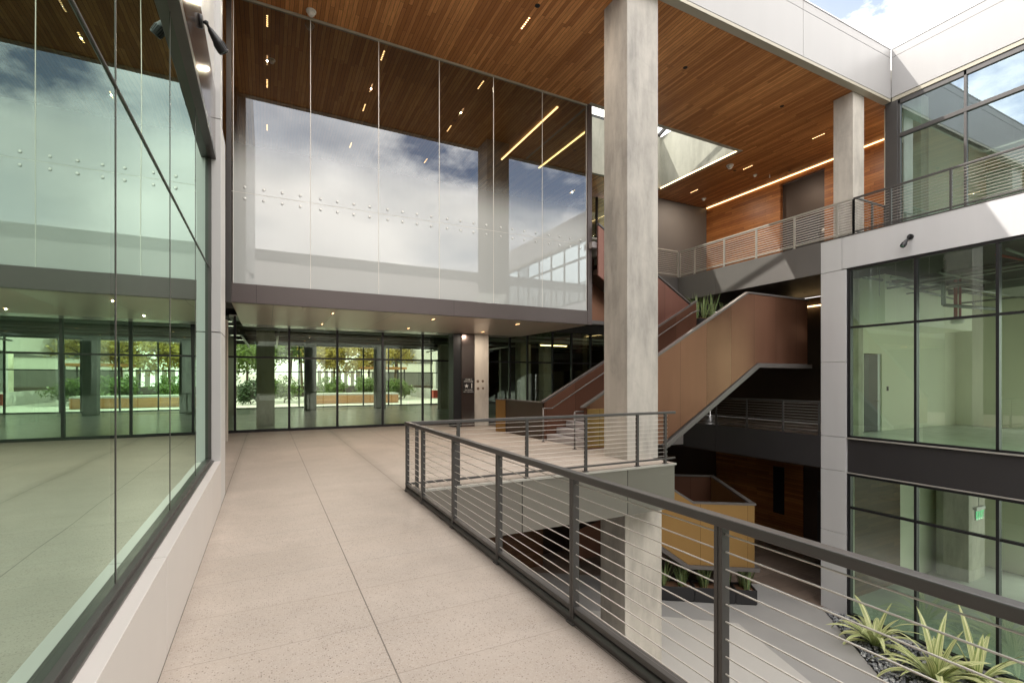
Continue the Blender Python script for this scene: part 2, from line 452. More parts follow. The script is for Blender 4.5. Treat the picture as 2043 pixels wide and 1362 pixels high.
M['exit'] = emis('green exit letter', (.05, .75, .30), .9)
def stones():
    m, nt, p, out = new_mat('grey river pebble')
    g = nt.nodes.new('ShaderNodeNewGeometry')
    c = ramp(nt, g.outputs['Random Per Island'], [(0., (.12, .125, .14)), (.5, (.24, .25, .27)), (.85, (.40, .41, .42)), (1., (.55, .55, .54))])
    nt.links.new(c, p.inputs['Base Color']); p.inputs['Roughness'].default_value = .55
    return m
M['pebble'] = stones()

# ------------------------------------------------------------------ levels (metres; camera floor = 0)
ZC = 10.19          # wood ceiling
ZG = -5.2           # courtyard ground
ZU = 5.93           # upper bridge floor
YG = 12.24          # glass box front
XF = 15.2           # right facade, lower floors
XU = 16.94          # right facade, top floor

# ------------------------------------------------------------------ ground
b = B(); b.face([(-300, -300, ZG-.06), (300, -300, ZG-.06), (300, 300, ZG-.06), (-300, 300, ZG-.06)])
structure(b.obj('ground', M['ground']), 'wide grey concrete ground around the building', 'ground')
b = B(); b.face([(-1.5, -14, ZG), (XF+.2, -14, ZG), (XF+.2, 8.9, ZG), (-1.5, 8.9, ZG)]); b.face([(-1.5, 8.9, ZG), (XF-.1, 8.9, ZG), (XF-.1, 10.75, ZG), (8, 15.6, ZG), (-1.5, 15.6, ZG)])
structure(b.obj('courtyard_paving', M['ground']), 'smooth grey concrete floor of the sunken courtyard', 'paving')
b = B(); b.face([(XF-.1, 8.9, ZG+.0), (19.7, 8.9, ZG+.0), (19.7, 17, ZG), (5, 17, ZG), (8, 15.6, ZG), (XF-.1, 10.75, ZG)])
structure(b.obj('lobby_paving', M['lobby_floor']), 'brown tiled lobby floor below the bridge', 'floor')
b = B(); b.face([(2.4, 11.9, ZG+.004), (8.3, 12.2, ZG+.004), (10.32, 10.67, ZG+.004), (11.97, 9.375, ZG+.004), (11.11, 6.77, ZG+.004), (9.0, 1.2, ZG+.004), (2.4, -2, ZG+.004)])
structure(b.obj('terrazzo_paving', M['pale_paving']), 'pale speckled paving wedge at the courtyard centre', 'paving')

# walkway slab (terrazzo sheet + slab body)
b = B()
for q in ((-.62, 1.97, -9, 7.52), (-1.4, 7.57, 7.52, 18.05)):
    b.face([(q[0], q[2], 0), (q[1], q[2], 0), (q[1], q[3], 0), (q[0], q[3], 0)])
structure(b.obj('walkway_floor', M['terrazzo']), 'pale beige speckled terrazzo walkway with dark straight joints', 'floor')
b = B(); b.face([(7.57, 14.5, 0), (XF+.055, 14.5, 0), (XF+.055, 18.05, 0), (7.57, 18.05, 0)])
structure(b.obj('bridge_floor', M['lobby_floor']), 'floor behind the stair joining the middle bridge, tinted brown for warm light', 'floor')  # brown colour imitates the orange light on this floor
b = B()
b.box(-.62, 1.97, -9, 7.52, -.9, -.012)
b.box(-1.4, 7.5, 7.58, 18.05, -.9, -.012)
b.box(7.5, XF, 14.5, 18.05, -.9, -.012)
structure(b.obj('walkway_slab', M['white_trim']), 'thick floor slab carrying the terrazzo walkway', 'slab')
# dark soffit under the deck + rear wall of the lower lobby
b = B(); b.face([(-1.4, 7.6, -.93), (7.5, 7.6, -.93), (7.5, 17, -.93), (-1.4, 17, -.93)])
structure(b.obj('deck_soffit', M['dark_brown']), 'dark soffit under the walkway deck', 'soffit')

t = thing('deck_fascia', 'brushed stainless edge band under the far cable railing', 'fascia', (1.97, 7.5, -.95))
xs = [1.985, 3.98, 6.33, 7.58]
for i in range(3):
    B().box(xs[i]+.006, xs[i+1]-.006, 7.46, 7.52, -.94, -.045).obj('metal_panel', M['stainless'], t, .004)
B().box(1.985, 7.6, 7.43, 7.57, -.043, -.004).obj('edge_trim', M['rail_silver'], t, .003)
B().box(7.52, 7.58, 7.522, 9.7, -.94, -.045).obj('end_panel', M['stainless'], t, .003)

# ------------------------------------------------------------------ left building with the long window
t = thing('left_building', 'white panelled building with long green window beside walkway', 'building', (-.7, 1.5, 0))
WX = -.555
b = B(); 
for y0, y1 in ((-9, -2.4), (-2.388, .62), (.632, 3.66), (3.672, 7.67)):
    b.box(-.72, WX, y0, y1, .0, .62)
b.obj('sill_panel', M['white_trim'], t, .003)
B().box(-.75, WX-.004, 7.672, 8.48, 0, 2.36).obj('corner_panel', M['white'], t, .003)
B().box(-.75, WX-.004, 7.672, 8.48, 2.372, 5.26).obj('corner_panel', M['white'], t, .003)
B().box(-.75, WX-.004, 7.672, 7.95, 5.272, ZC-.02).obj('corner_panel', M['white'], t, .003)
B().box(-1.4, -.752, 7.6, 8.44, 0, ZC-.02).obj('side_wall', M['dark_wall'], t)
B().box(-.75, WX-.075, -9, 7.665, 5.665, ZC+6).obj('upper_wall', M['white'], t)  # unseen top part added to block low sky from the left
B().box(-.75, -.62, -9, 7.668, 4.79, 5.658).obj('spandrel', M['spandrel'], t, .004)
B().box(-.755, -.613, -9, 7.668, 4.70, 4.786).obj('window_head', M['bronze'], t, .004)
w = B().box(-.735, -.665, -9, 7.66, .624, .665).box(-.735, -.665, 7.625, 7.668, .667, 4.695).box(-.685, -.63, -9, 7.66, .622, .636).obj('window_frame', M['bronze'], t, .002)
ys = [-9, -4.7, -3.13, -1.555, .02, 1.595, 3.17, 4.755, 6.32, 7.625]
for i in range(len(ys)-1):
    b = B(); y0, y1 = ys[i]+.007, ys[i+1]-.007
    b.face([(-.700, y0, .666), (-.700, y1, .666), (-.700, y1, 4.698), (-.700, y0, 4.698)])
    b.obj('window_pane', M['glass_left'], t)
b = B()
for y in ys[1:-1]: b.box(-.72, -.697, y-.0065, y+.0065, .667, 4.697)
b.obj('pane_joint', M['bronze'], t)
B().tube((-.697, -9, 3.24), (-.697, 7.62, 3.24), .008, n=8).obj('transom', M['bronze'], t)
# room behind the long window
B().box(-6.2, -.76, -9, 7.6, -.1, -.01).obj('inner_floor', M['inner_floor'], t)
B().box(-6.3, -6.2, -9, 7.6, -.1, 4.9).box(-6.2, -.78, 7.45, 7.58, -.01, 4.9).obj('inner_wall', M['cream'], t)
B().box(-6.3, -.78, -9, 7.6, 4.9, 5.1).obj('inner_ceiling', M['deck_soffit'], t)
# dark return wall behind the building corner
tag(B().box(-1.75, -1.45, 8.46, 28, 0, ZC-.01).obj('return_wall', M['dark_wall']), 'dark narrow wall between the white corner and glass box', 'wall')
tag(B().box(-1.4, -.98, 15.6, 16.0, 0, 3.4).obj('concrete_pier', M['concrete_pale'], None, .01), 'slim concrete pier just behind the white corner post', 'pier')

# ------------------------------------------------------------------ roof: boards, beam, skylight
SX0, SX1, SY0, SY1 = 8.97, 15.56, 12.24, 16.14
b = B()
def zq(x0, x1, y0, y1, z): b.face([(x0, y0, z), (x1, y0, z), (x1, y1, z), (x0, y1, z)])
zq(-1.75, SX0, 8.135, 27, ZC); zq(SX1, 21, 8.135, 27, ZC); zq(SX0, SX1, 8.135, SY0, ZC); zq(SX0, SX1, SY1, 27, ZC)
structure(b.obj('wood_ceiling', M['ceiling']), 'warm brown timber board ceiling over the deck and lobby', 'ceiling')
b = B()
b.box(-6, SX0-.15, 8.2, 27, ZC+.02, ZC+1.1); b.box(SX1+.15, 26, 8.2, 27, ZC+.02, ZC+1.1); b.box(SX0-.15, SX1+.15, 8.2, SY0-.15, ZC+.02, ZC+1.1); b.box(SX0-.15, SX1+.15, SY1+.15, 27, ZC+.02, ZC+1.1)
b.box(XU+.3, 26, -13, 8.1, ZC+.3, ZC+1.1)
structure(b.obj('roof_slab', M['concrete_wall']), 'flat roof slab above the timber ceiling', 'roof')

t = thing('roof_beam', 'white panelled roof edge beam crossing above the courtyard', 'beam', (7, 8, ZC))
jx = [-6, -4.63, -.31, 4.01, 8.32, 12.63, XU-.006]
for i in range(len(jx)-1):
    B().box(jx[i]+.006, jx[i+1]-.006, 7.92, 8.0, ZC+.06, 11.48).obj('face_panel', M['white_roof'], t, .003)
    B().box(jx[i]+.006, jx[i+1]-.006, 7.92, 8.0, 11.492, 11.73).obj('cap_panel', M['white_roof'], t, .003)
B().box(-6, XU-.02, 7.905, 8.2, 11.735, 11.77).obj('coping', M['grey_panel'], t, .004)
B().box(-6, XU-.02, 8.002, 8.16, ZC+.03, 11.73).obj('beam_core', M['charcoal'], t)
B().box(-6, XU-.02, 7.925, 8.13, ZC-.03, ZC+.052).obj('soffit_trim', M['tan_trim'], t, .003)

t = thing('skylight', 'concrete sided skylight opening in the timber ceiling', 'skylight', (12, 14, ZC))
H0 = 12.45
B().box(SX1, SX1+.14, SY0-.14, SY1+.14, ZC-.01, H0).obj('concrete_upstand', M['concrete_wall'], t)
B().box(SX0, SX1-.002, SY1, SY1+.138, ZC-.01, H0).obj('concrete_upstand', M['concrete_wall'], t)
B().box(SX0-.14, SX0, SY0-.14, SY1+.14, ZC-.01, H0).obj('concrete_upstand', M['concrete_wall'], t)
B().box(SX0+.002, SX1-.002, SY0-.138, SY0, ZC-.01, 11.2).obj('concrete_upstand', M['concrete_wall'], t)
b = B(); ym, zm = 13.55, 13.5
for x in (9.1, 11.3, 13.5, 15.45):
    b.bar((x, SY1, H0+.06), (x, ym, zm), .09, .14); b.bar((x, ym, zm), (x, SY0, 11.3), .09, .14)
b.bar((SX0, ym, zm), (SX1, ym, zm), .1, .14)
b.bar((SX0, SY0-.05, 11.27), (SX1, SY0-.05, 11.27), .1, .12); b.bar((SX0, SY1+.05, H0+.06), (SX1, SY1+.05, H0+.06), .1, .12)
b.obj('glazing_bar', M['charcoal'], t)
b = B(); b.face([(SX0, SY1, H0+.1), (SX1, SY1, H0+.1), (SX1, ym, zm+.05), (SX0, ym, zm+.05)]); b.face([(SX0, ym, zm+.05), (SX1, ym, zm+.05), (SX1, SY0, 11.34), (SX0, SY0, 11.34)])
b.obj('glass_roof', M['glass_sky'], t)
B().box(SX1-.012, SX1-.002, SY0, SY1, ZC-.008, ZC+.03).obj('edge_light', M['led_soft'], t)

# ------------------------------------------------------------------ columns
def column(name, label, x0, x1, y0, y1, z0, z1, mat, cat='column'):
    return tag(B().box(x0, x1, y0, y1, z0, z1).obj(name, mat, None, .012), label, cat)
column('concrete_column', 'large mottled concrete column standing through the deck beside the railing', 6.885, 7.76, 8.13, 8.93, -.012, ZC-.002, M['concrete'])
column('concrete_pier', 'pale concrete pier under the deck below the large column', 6.80, 7.84, 8.10, 8.95, ZG, -.945, M['concrete_pale'], 'pier')
column('concrete_column', 'pale square column rising behind the upper railing', 15.34, 15.915, 8.14, 8.70, ZU, ZC-.002, M['concrete_pale'])
t = thing('lobby_column', 'concrete lobby column with a dark metal side and sign', 'column', (6.8, 16.7, 0))
B().box(6.87, 7.43, 16.6, 17.25, 0, 3.6).obj('concrete_shaft', M['concrete_pale'], t, .01)
B().box(6.36, 6.866, 16.63, 17.2, 0, 3.6).obj('metal_cladding', M['spandrel'], t, .004)
B().box(6.06, 6.356, 16.68, 17.2, 0, 3.6).obj('metal_post', M['black'], t)
b = B()
for x, z, r in ((6.99, 1.67, .055), (7.19, 1.675, .05), (7.0, 1.40, .055), (7.2, 1.41, .045)):
    b.lathe((x, 16.6, z), (0, -1, 0), [(r, 0), (r*.93, .003)], 14)
b.obj('filled_hole', M['bolt_stain'], t)

# level sign on the lobby column
t = thing('level_sign', 'small black stair level sign with white star and number one', 'sign', (6.62, 16.61, 1.5))
B().box(6.40, 6.85, 16.612, 16.628, 1.24, 1.78).obj('plate', M['sign'], t, .003)
def text(body, x, z, size, parent, mat, y, name='lettering', rot=(R(90), 0, 0), align='CENTER', ext=.001):
    cu = bpy.data.curves.new(name, 'FONT'); cu.body = body; cu.size = size; cu.align_x = align; cu.align_y = 'CENTER'; cu.extrude = ext
    o = bpy.data.objects.new(name, cu); COL.objects.link(o)
    dg = bpy.context.evaluated_depsgraph_get()
    me = bpy.data.meshes.new_from_object(o.evaluated_get(dg)); bpy.data.objects.remove(o); bpy.data.curves.remove(cu)
    o = bpy.data.objects.new(name, me); COL.objects.link(o)
    me.materials.clear(); me.materials.append(mat)
    o.parent = parent; o.location = Vector((x, y, z)) - parent.location; o.rotation_euler = rot
    return o
text('STAIR 1', 6.625, 1.735, .075, t, M['letter'], 16.608)
text('ROOF ACCESS', 6.625, 1.665, .055, t, M['letter'], 16.608)
text('1', 6.75, 1.50, .26, t, M['letter'], 16.608)
text('NO ACCESS', 6.625, 1.355, .055, t, M['letter'], 16.608)
text('EXIT THROUGH 1', 6.625, 1.285, .05, t, M['letter'], 16.608)
b = B(); pts = []
for i in range(10):
    r = .085 if i % 2 == 0 else .034
    a = R(90 + 36*i); pts.append((6.545 + r*math.cos(a), 16.608, 1.50 + r*math.sin(a)))
b.prism(pts, (0, .003, 0)); b.obj('star', M['letter'], t)

# ------------------------------------------------------------------ glass box on the upper level
GX0, GX1 = -.69, 8.79
t = thing('glass_box', 'projecting glass fronted room with dark metal base above the walkway', 'glass room', (4, YG, 3.42))
B().box(GX0, GX1, YG-.03, YG+.06, 3.425, 3.845).obj('fascia', M['fascia'], t, .004)
px = [-.655, .95, 2.52, 4.105, 5.68, 7.23, 8.765]
px = [-.655 + i*(8.765+.655)/6 for i in range(7)]
for i in range(6):
    for z0, z1 in ((3.85, 5.855), (5.867, ZC-.06)):
        b = B(); b.face([(px[i]+.007, YG, z0), (px[i+1]-.007, YG, z0), (px[i+1]-.007, YG, z1), (px[i]+.007, YG, z1)])
        b.obj('glass_pane', M['frit'], t)
bolt = None
for i in range(6):
    W = px[i+1]-px[i]
    for k in range(4):
        for dz in (-.125, .125):
            c = (px[i] + W*(.14 + .24*k), YG-.002, 5.861+dz)
            if bolt is None:
                bolt = B().lathe((0, 0, 0), (0, -1, 0), [(.031, 0), (.031, .006), (.025, .011), (.01, .012)], 12).obj('glass_bolt', M['bolt'], t)
                bolt.location = Vector(c) - t.location
            else:
                o = bolt.copy(); COL.objects.link(o); o.parent = t; o.location = Vector(c) - t.location
b = B()
for x in px: b.box(x-.007, x+.007, YG-.004, YG+.012, 3.85, ZC-.06)
b.box(GX0, GX1, YG+.002, YG+.012, 5.856, 5.866)
b.obj('pane_joint', M['white_plastic'], t)
B().box(GX0, GX1, YG-.02, YG+.05, ZC-.058, ZC-.003).obj('head_trim', M['tan_trim'], t, .003)
B().box(GX1, GX1+.16, YG-.04, YG+.12, 3.42, ZC-.004).obj('corner_post', M['fascia'], t, .004)
B().box(GX0-.1, GX0, YG-.03, YG+.08, 3.42, ZC-.004).obj('corner_post', M['bronze'], t, .004)
b = B(); b.face([(GX1+.08, YG+.13, 3.85), (GX1+.08, 18, 3.85), (GX1+.08, 18, ZC-.01), (GX1+.08, YG+.13, ZC-.01)])
b.obj('side_glass', M['glass_lobby'], t)
B().box(GX0, GX1+.1, YG+.08, 16.75, 3.42, 3.44).obj('soffit', M['soffit'], t)
B().box(GX0, GX1+.1, YG+.08, 18.0, 3.46, 3.84).obj('floor', M['inner_floor'], t)
B().box(-1.44, GX1+.3, 21.6, 21.75, 3.5, ZC-.01).obj('rear_wall', M['dark_wall'], t)
B().box(GX0-.4, 9.0, 18.15, 21.6, 3.75, 3.84).obj('rear_floor', M['inner_floor'], t)
t.children[0]

# recessed ceiling lights (each: black trim + six lenses); grid of 2.73 m
def make_downlight(loc, label, group, n=6, L=.44, z0=0):
    t = thing('ceiling_light', label, 'ceiling light', loc, group)
    B().box(-.025, .025, -L/2, L/2, -.006, .004).obj('trim', M['black'], None).parent = t
    b = B()
    for k in range(n):
        y = -L/2 + L*(k+.5)/n
        b.lathe((0, y, -.0065), (0, 0, -1), [(.022, 0), (.02, .003)], 10)
    b.obj('lens_row', M['lamp'], None).parent = t
    return t
G1 = 'recessed downlights in the timber ceiling'
spots = []
rowname = {0.01: 'left', 2.7: 'middle', 5.48: 'right'}
depth = {10.11: 'outside before the glass box', 12.8: 'just behind the glass front', 15.5: 'deeper inside the glass box', 18.2: 'deepest inside the glass box'}
for x in rowname:
    for y in depth:
        spots.append((x, y, 'slot downlight %s, %s row' % (depth[y], rowname[x])))
for y, w in ((10.19, 'nearest the pale square column'), (12.96, 'beside the white ceiling detectors'), (15.67, 'above the bright railing run'), (18.4, 'farthest, over the dark lobby corner')):
    spots.append((17.1, y, 'slot downlight in boards %s' % w))
first = None
for x, y, lab in spots:
    loc = (x, y, ZC-.004)
    if first is None: first = make_downlight(loc, lab, G1)
    else: dup(first, loc, lab, G1)
# soffit downlights under the glass box
sf = None
for x, nm in ((1.5, 'left'), (4.15, 'middle'), (6.8, 'right')):
    for y, nd in ((13.05, 'front'), (15.7, 'rear')):
        lab = 'small soffit downlight, %s one of the %s pair' % (nd, nm); loc = (x, y, 3.417)
        if sf is None:
            sf = thing('soffit_light', lab, 'soffit light', loc, 'downlights under the glass box')
            B().box(-.02, .02, -.14, .14, -.004, .004).obj('trim', M['black'], None).parent = sf
            B().box(-.013, .013, -.12, .12, -.007, -.0045).obj('lens', M['lamp'], None).parent = sf
        else: dup(sf, loc, lab)
# led lines
tag(B().box(8.02, 8.07, 12.75, 16.76, ZC-.03, ZC-.004).obj('led_strip', M['led']), 'glowing ceiling light line inside the glass box', 'light strip')
tag(B().box(19.34, 19.38, 9.19, 16.95, ZC-.03, ZC-.004).obj('led_strip', M['led']), 'long glowing light line along the top of the timber wall', 'light strip')

def lamp(x, y, z, w, size=.02):
    l = bpy.data.lights.new('downlight_glow', 'AREA'); l.energy = w; l.size = size; l.color = (1., .84, .68)
    o = bpy.data.objects.new('downlight_glow', l); COL.objects.link(o); o.location = (x, y, z)
for x, y, _ in spots: lamp(x, y, ZC-.03, 70 if y < 12 or x > 10 else 34)
for x in (1.5, 4.15, 6.8):
    for y in (13.05, 15.7): lamp(x, y, 3.40, 30, .02)
# smoke detectors, sprinklers, dark ceiling spots
det = None
for x, y, s, lab in ((.91, 12.0, 1.15, 'white round smoke detector hanging before the glass top'), (.12, 14.3, .8, 'white flat detector inside the glass box beside a downlight'),
                  (16.3, 13.15, 1.2, 'largest white detector between skylight and light line'), (18.0, 13.3, .7, 'small white detector beside the slot light'), (18.2, 16.1, .9, 'white detector over the bright railing run')):
    loc = (x, y, ZC-.004)
    if det is None:
        det = thing('smoke_detector', lab, 'smoke detector', loc, 'white ceiling detectors')
        B().lathe((0, 0, 0), (0, 0, -1), [(.11, 0), (.11, .03), (.095, .045)], 20).obj('base', M['white_plastic'], None).parent = det
        B().lathe((0, 0, -.046), (0, 0, -1), [(.075, 0), (.072, .045), (.05, .07), (.02, .075)], 20).obj('sensor_head', M['white_plastic'], None).parent = det
    else:
        o = dup(det, loc, lab); 
        for ch in o.children: ch.scale = (s, s, s)
sp = None
for x, y, lab in ((5.47, 9.52, 'dark round ceiling can near the front edge of the boards'), (10.13, 9.59, 'dark round ceiling can right of the large column'), (14.23, 9.59, 'dark round ceiling can left of the pale square column'), (16.9, 13.4, 'dark round ceiling can beyond the largest white detector'), (18.9, 12.4, 'dark round ceiling can beside the light line')):
    loc = (x, y, ZC-.003)
    o = tag(B().lathe((0, 0, 0), (0, 0, -1), [(.062, 0), (.06, .006), (.045, .008), (.044, .002)], 16).obj('ceiling_can', M['black']), lab, 'ceiling can', 'dark round ceiling cans')
    o.location = loc
t = thing('sprinkler_head', 'tiny pendant sprinkler hanging from the boards near the light line', 'sprinkler', (18.5, 13.0, ZC))
B().tube((18.5, 13.0, ZC), (18.5, 13.0, ZC-.12), .012).obj('pipe', M['white_plastic'], t)
B().lathe((18.5, 13.0, ZC-.12), (0, 0, -1), [(.03, 0), (.03, .01), (.01, .015)], 12).obj('deflector', M['white_plastic'], t)

# ------------------------------------------------------------------ lobby glass below the glass box
YL = 18.1
t = thing('lobby_glazing', 'black framed green glass wall at the end of the walkway', 'glass wall', (6, YL, 0))
ml = [-1.42, -.92, .68, 2.23, 3.81, 5.33, 7.44, 9.06, 9.9, 11.15, 12.15, 13.19, 14.3, 15.2]
b = B()
for x in ml: b.box(x-.035, x+.035, YL-.05, YL+.06, .09, 3.8)
b.box(ml[0]-.04, ml[-1]+.04, YL-.055, YL+.065, .0, .09)
b.obj('mullion', M['black'], t)
b = B()
for i in range(len(ml)-1): b.box(ml[i]+.036, ml[i+1]-.036, YL-.03, YL+.04, 2.44, 2.50)
b.obj('transom', M['black'], t)
for i in range(len(ml)-1):
    for z0, z1 in ((.09, 2.44), (2.50, 3.8)):
        b = B(); b.face([(ml[i]+.036, YL, z0), (ml[i+1]-.036, YL, z0), (ml[i+1]-.036, YL, z1), (ml[i]+.036, YL, z1)]); b.obj('glass_pane', M['glass_lobby'], t)

tag(B().box(8.9, 16.1, 18.17, 18.3, 3.8, 5.04).box(8.9, 16.1, 18.02, 18.3, 4.2, 5.03).obj('lintel_panel', M['deck_soffit']), 'dark panel above the right lobby glass under the upper bridge', 'panel')
# room behind it
YF = 33.
b = B(); b.face([(-4, YL+.07, .0), (20, YL+.07, .0), (20, YF, .0), (-4, YF, .0)])
structure(b.obj('inner_floor', M['inner_floor']), 'polished grey slab inside the green glass wall', 'floor')
t = thing('inner_ceiling', 'dark exposed ceiling with beams and pipes behind the green glass', 'ceiling', (6, 25, 4))
B().box(-4, 20, YL+.1, YF+.1, 4.05, 4.2).obj('slab', M['deck_soffit'], t)
b = B()
for y in (20.5, 23.4, 26.3, 29.2, 32.1): b.box(-4, 20, y-.15, y+.15, 3.8, 4.05)
b.obj('beam', M['deck_soffit'], t)
b = B()
for y, z in ((19.4, 3.7), (19.9, 3.6), (22.2, 3.72), (25, 3.68), (28, 3.7)): b.tube((-3.5, y, z), (19, y+.2, z), .06)
for x in (-1., .4, 9.6, 12.2): b.tube((x, 18.6, 3.62), (x+.1, 32, 3.62), .05)
b.obj('pipe', M['steel_pipe'], t)
tag(B().box(-4, -2.6, YL+.2, YF, 0, 4.05).obj('partition_wall', M['cream']), 'pale wall at the left inside the lobby glass', 'wall')
for x, y, lab in ((-.35, 20.5, 'dark column at the far left inside the lobby glass'), (9.2, 27.5, 'dark column inside near the black sign post'), (1.9, 29.5, 'far column inside behind the cedar planter view'), (5.9, 30.0, 'far column inside left of the black sign post'), (11.9, 22.5, 'left one of two columns behind the stair side glass'), (14.5, 24.5, 'right one of two columns behind the stair side glass')):
    tag(B().box(x, x+.62, y, y+.6, 0, 4.05).obj('inner_column', M['concrete'], None, .01), lab, 'column', 'columns inside the lobby')
tag(B().box(13.4, 16.6, 28, 28.3, 0, 4.05).obj('partition_wall', M['dark_wall']), 'dark partition at the right inside the lobby glass', 'wall')
t = thing('far_glazing', 'distant window wall looking out on the sunny garden', 'window wall', (6, YF, 0))
fm = [-2.5, -.4, 1.8, 4.04, 5.7, 7.35, 8.2, 10.33, 12.0, 13.56]
b = B()
for x in fm: b.box(x-.04, x+.04, YF-.05, YF+.05, .06, 3.95)
b.box(-2.6, 13.6, YF-.06, YF+.06, 0, .06); b.box(-2.6, 13.6, YF-.06, YF+.06, 3.95, 4.05)
b.obj('frame', M['black'], t)
b = B()
for i in range(len(fm)-1): b.box(fm[i]+.04, fm[i+1]-.04, YF-.04, YF+.04, 2.2, 2.26)
b.obj('transom', M['black'], t)
b = B(); b.face([(-2.5, YF, .06), (13.56, YF, .06), (13.56, YF, 3.95), (-2.5, YF, 3.95)]); b.obj('glass', M['glass_sky'], t)
tag(B().box(13.62, 20.2, YF-.1, YF+.1, 0, 4.05).box(20.0, 20.2, 18.2, YF-.12, 0, 4.05).obj('inner_end_wall', M['dark_wall']), 'dark end wall far right inside the lobby', 'wall')
t = thing('wall_light', 'short glowing ceiling light line inside the right lobby glass', 'light strip', (13, 22, 3.3))
B().box(12.8, 14.4, 21.9, 21.97, 3.52, 3.56).obj('lens', M['led_soft'], t)
B().box(12.75, 14.45, 21.88, 21.99, 3.561, 3.6).obj('housing', M['black'], t)

# garden and street beyond
b = B(); b.face([(-60, YF+.06, -.02), (60, YF+.06, -.02), (60, 140, -.02), (-60, 140, -.02)])
structure(b.obj('garden_paving', M['pale_paving']), 'sunlit pale paving beyond the lobby windows', 'paving')
b = B(); b.box(-60, 60, YF+.1, 140, -5.2, -.06)
structure(b.obj('garden_terrace', M['ground']), 'raised ground under the garden paving', 'ground')
t = thing('planter_bench', 'curved cedar clad planter bench seen through the lobby glass', 'planter', (5.5, 38, 0))
b = B(); pts = []
for i in range(13):
    x = 2.5 + 6.5*i/12; pts.append((x, 37 + .5*math.sin(i/12*math.pi), 0))
top = .62
poly = [(p[0], p[1], -.0) for p in pts] + [(p[0], p[1]+1.7, -.0) for p in pts[::-1]]
b.prism(poly, (0, 0, top)); b.obj('wood_side', M['wood_bench'], t)
b = B(); b.prism([(p[0], p[1]-.03, top) for p in pts] + [(p[0], p[1]+1.75, top) for p in pts[::-1]], (0, 0, .12)); b.obj('white_cap', M['white'], t)
tag(B().box(-26, 30, 55, 55.4, -.02, 1.1).obj('garden_wall', M['dark_brown']), 'low reddish wall behind the garden trees', 'wall')
b = B()
t = thing('garden_building', 'white distant building with open decks beyond the garden', 'building', (14, 70, 0))
B().box(12, 40, 66, 72, 0, 13).obj('wall', M['rear'], t)
b = B()
for z in (1, 4, 7, 10): b.box(12.5, 39.5, 65.9, 66.6, z, z+1.7)
b.obj('deck_opening', M['grey_wall'], t)
t = thing('garden_building', 'low grey pavilion among trees seen past the left lobby glass', 'building', (-8, 62, 0))
B().box(-24, -3, 60, 66, 0, 4.2).obj('wall', M['grey_panel'], t)
B().box(-24.5, -2.5, 59.4, 66.5, 4.2, 4.7).obj('roof', M['charcoal'], t)
b = B()
for x in range(-22, -4, 3): b.box(x, x+1.8, 59.96, 60.1, .6, 3.4)
b.obj('window', M['black'], t)
t = thing('garden_building', 'green glass wing with white frame beyond the lobby', 'building', (16, 40, 0))
B().box(13.9, 14.3, 34, 52, 0, .9).box(13.9, 14.3, 34, 52, 3.6, 7).box(13.9, 14.3, 33.6, 34.3, .9, 3.6).box(13.9, 14.3, 43, 43.6, .9, 3.6).obj('wall', M['white'], t)
b = B(); b.face([(14.1, 34.3, .9), (14.1, 43, .9), (14.1, 43, 3.6), (14.1, 34.3, 3.6)]); b.obj('window', M['glass_upper'], t)
B().box(16.5, 16.7, 34, 52, 0, 7).obj('inner_wall', M['cream'], t)
def tree(name, label, x, y, h, r, mat, n, zc=None, group='trees in the garden', cat='tree', z0=0., flat=.75):
    t = thing(name, label, cat, (x, y, z0), group)
    rnd = random.Random(int(x*100+y*7))
    b = B(); zc = zc if zc else h - r*flat
    top = Vector((x + rnd.uniform(-.3, .3), y, z0 + zc))
    b.tube((x, y, z0-.02), top, .05*h*.45, .03*h*.4, 8)
    for k in range(6):
        a = rnd.uniform(0, 6.28); e = top + Vector((math.cos(a)*r*.7, math.sin(a)*r*.7, rnd.uniform(.1, .6)*r))
        b.tube(top - Vector((0, 0, rnd.uniform(.1, .5)*zc*.4)), e, .02*h*.5, .008*h*.5, 6)
    b.obj('trunk', M['bark'], t)
    b = B(); uvl = b.bm.loops.layers.uv.new('UVMap')
    cl = [(rnd.uniform(-1, 1), rnd.uniform(-1, 1), rnd.uniform(-1, 1)) for _ in range(26)]
    cl = [Vector(c).normalized()*rnd.uniform(.25, .95) for c in cl]
    for i in range(n):
        c = rnd.choice(cl); d = Vector((rnd.gauss(0, .2), rnd.gauss(0, .2), rnd.gauss(0, .17)))
        p = c + d
        p = Vector((p.x*r, p.y*r, p.z*r*flat)) + Vector((x, y, z0+zc+r*flat*.3))
        s = rnd.uniform(.05, .11)*max(1, r*.55)
        u = Vector((rnd.gauss(0, 1), rnd.gauss(0, 1), rnd.gauss(0, 1))).normalized(); v = u.orthogonal().normalized()
        f = b.face([p-u*s-v*s*.5, p+u*s-v*s*.5, p+u*s+v*s*.5, p-u*s+v*s*.5])
        if f:
            for l, q in zip(f.loops, ((0, 0), (1, 0), (1, 1), (0, 1))): l[uvl].uv = q
    b.obj('crown', mat, t)
tree('garden_tree', 'pale green bushy tree past the leftmost lobby glass', -1.4, 45, 5.6, 2.7, M['foliage_a'], 3200)
tree('garden_tree', 'green tree behind the left end of the cedar planter', 1.8, 49, 6.4, 2.6, M['foliage_a'], 3000)
tree('garden_tree', 'drooping yellowish tree behind the middle of the cedar planter', 5.4, 46, 5.4, 2.5, M['foliage_b'], 3200)
tree('garden_tree', 'yellowish tree behind the right end of the cedar planter', 8.8, 48, 5.8, 2.6, M['foliage_b'], 3000)
tree('garden_tree', 'yellow green tree at the right before the pale deck building', 12.2, 52, 6.4, 2.7, M['foliage_b'], 2600)
tree('garden_tree', 'dark tree farther back on the right', 14.5, 60, 7.4, 3.0, M['foliage_c'], 2200)
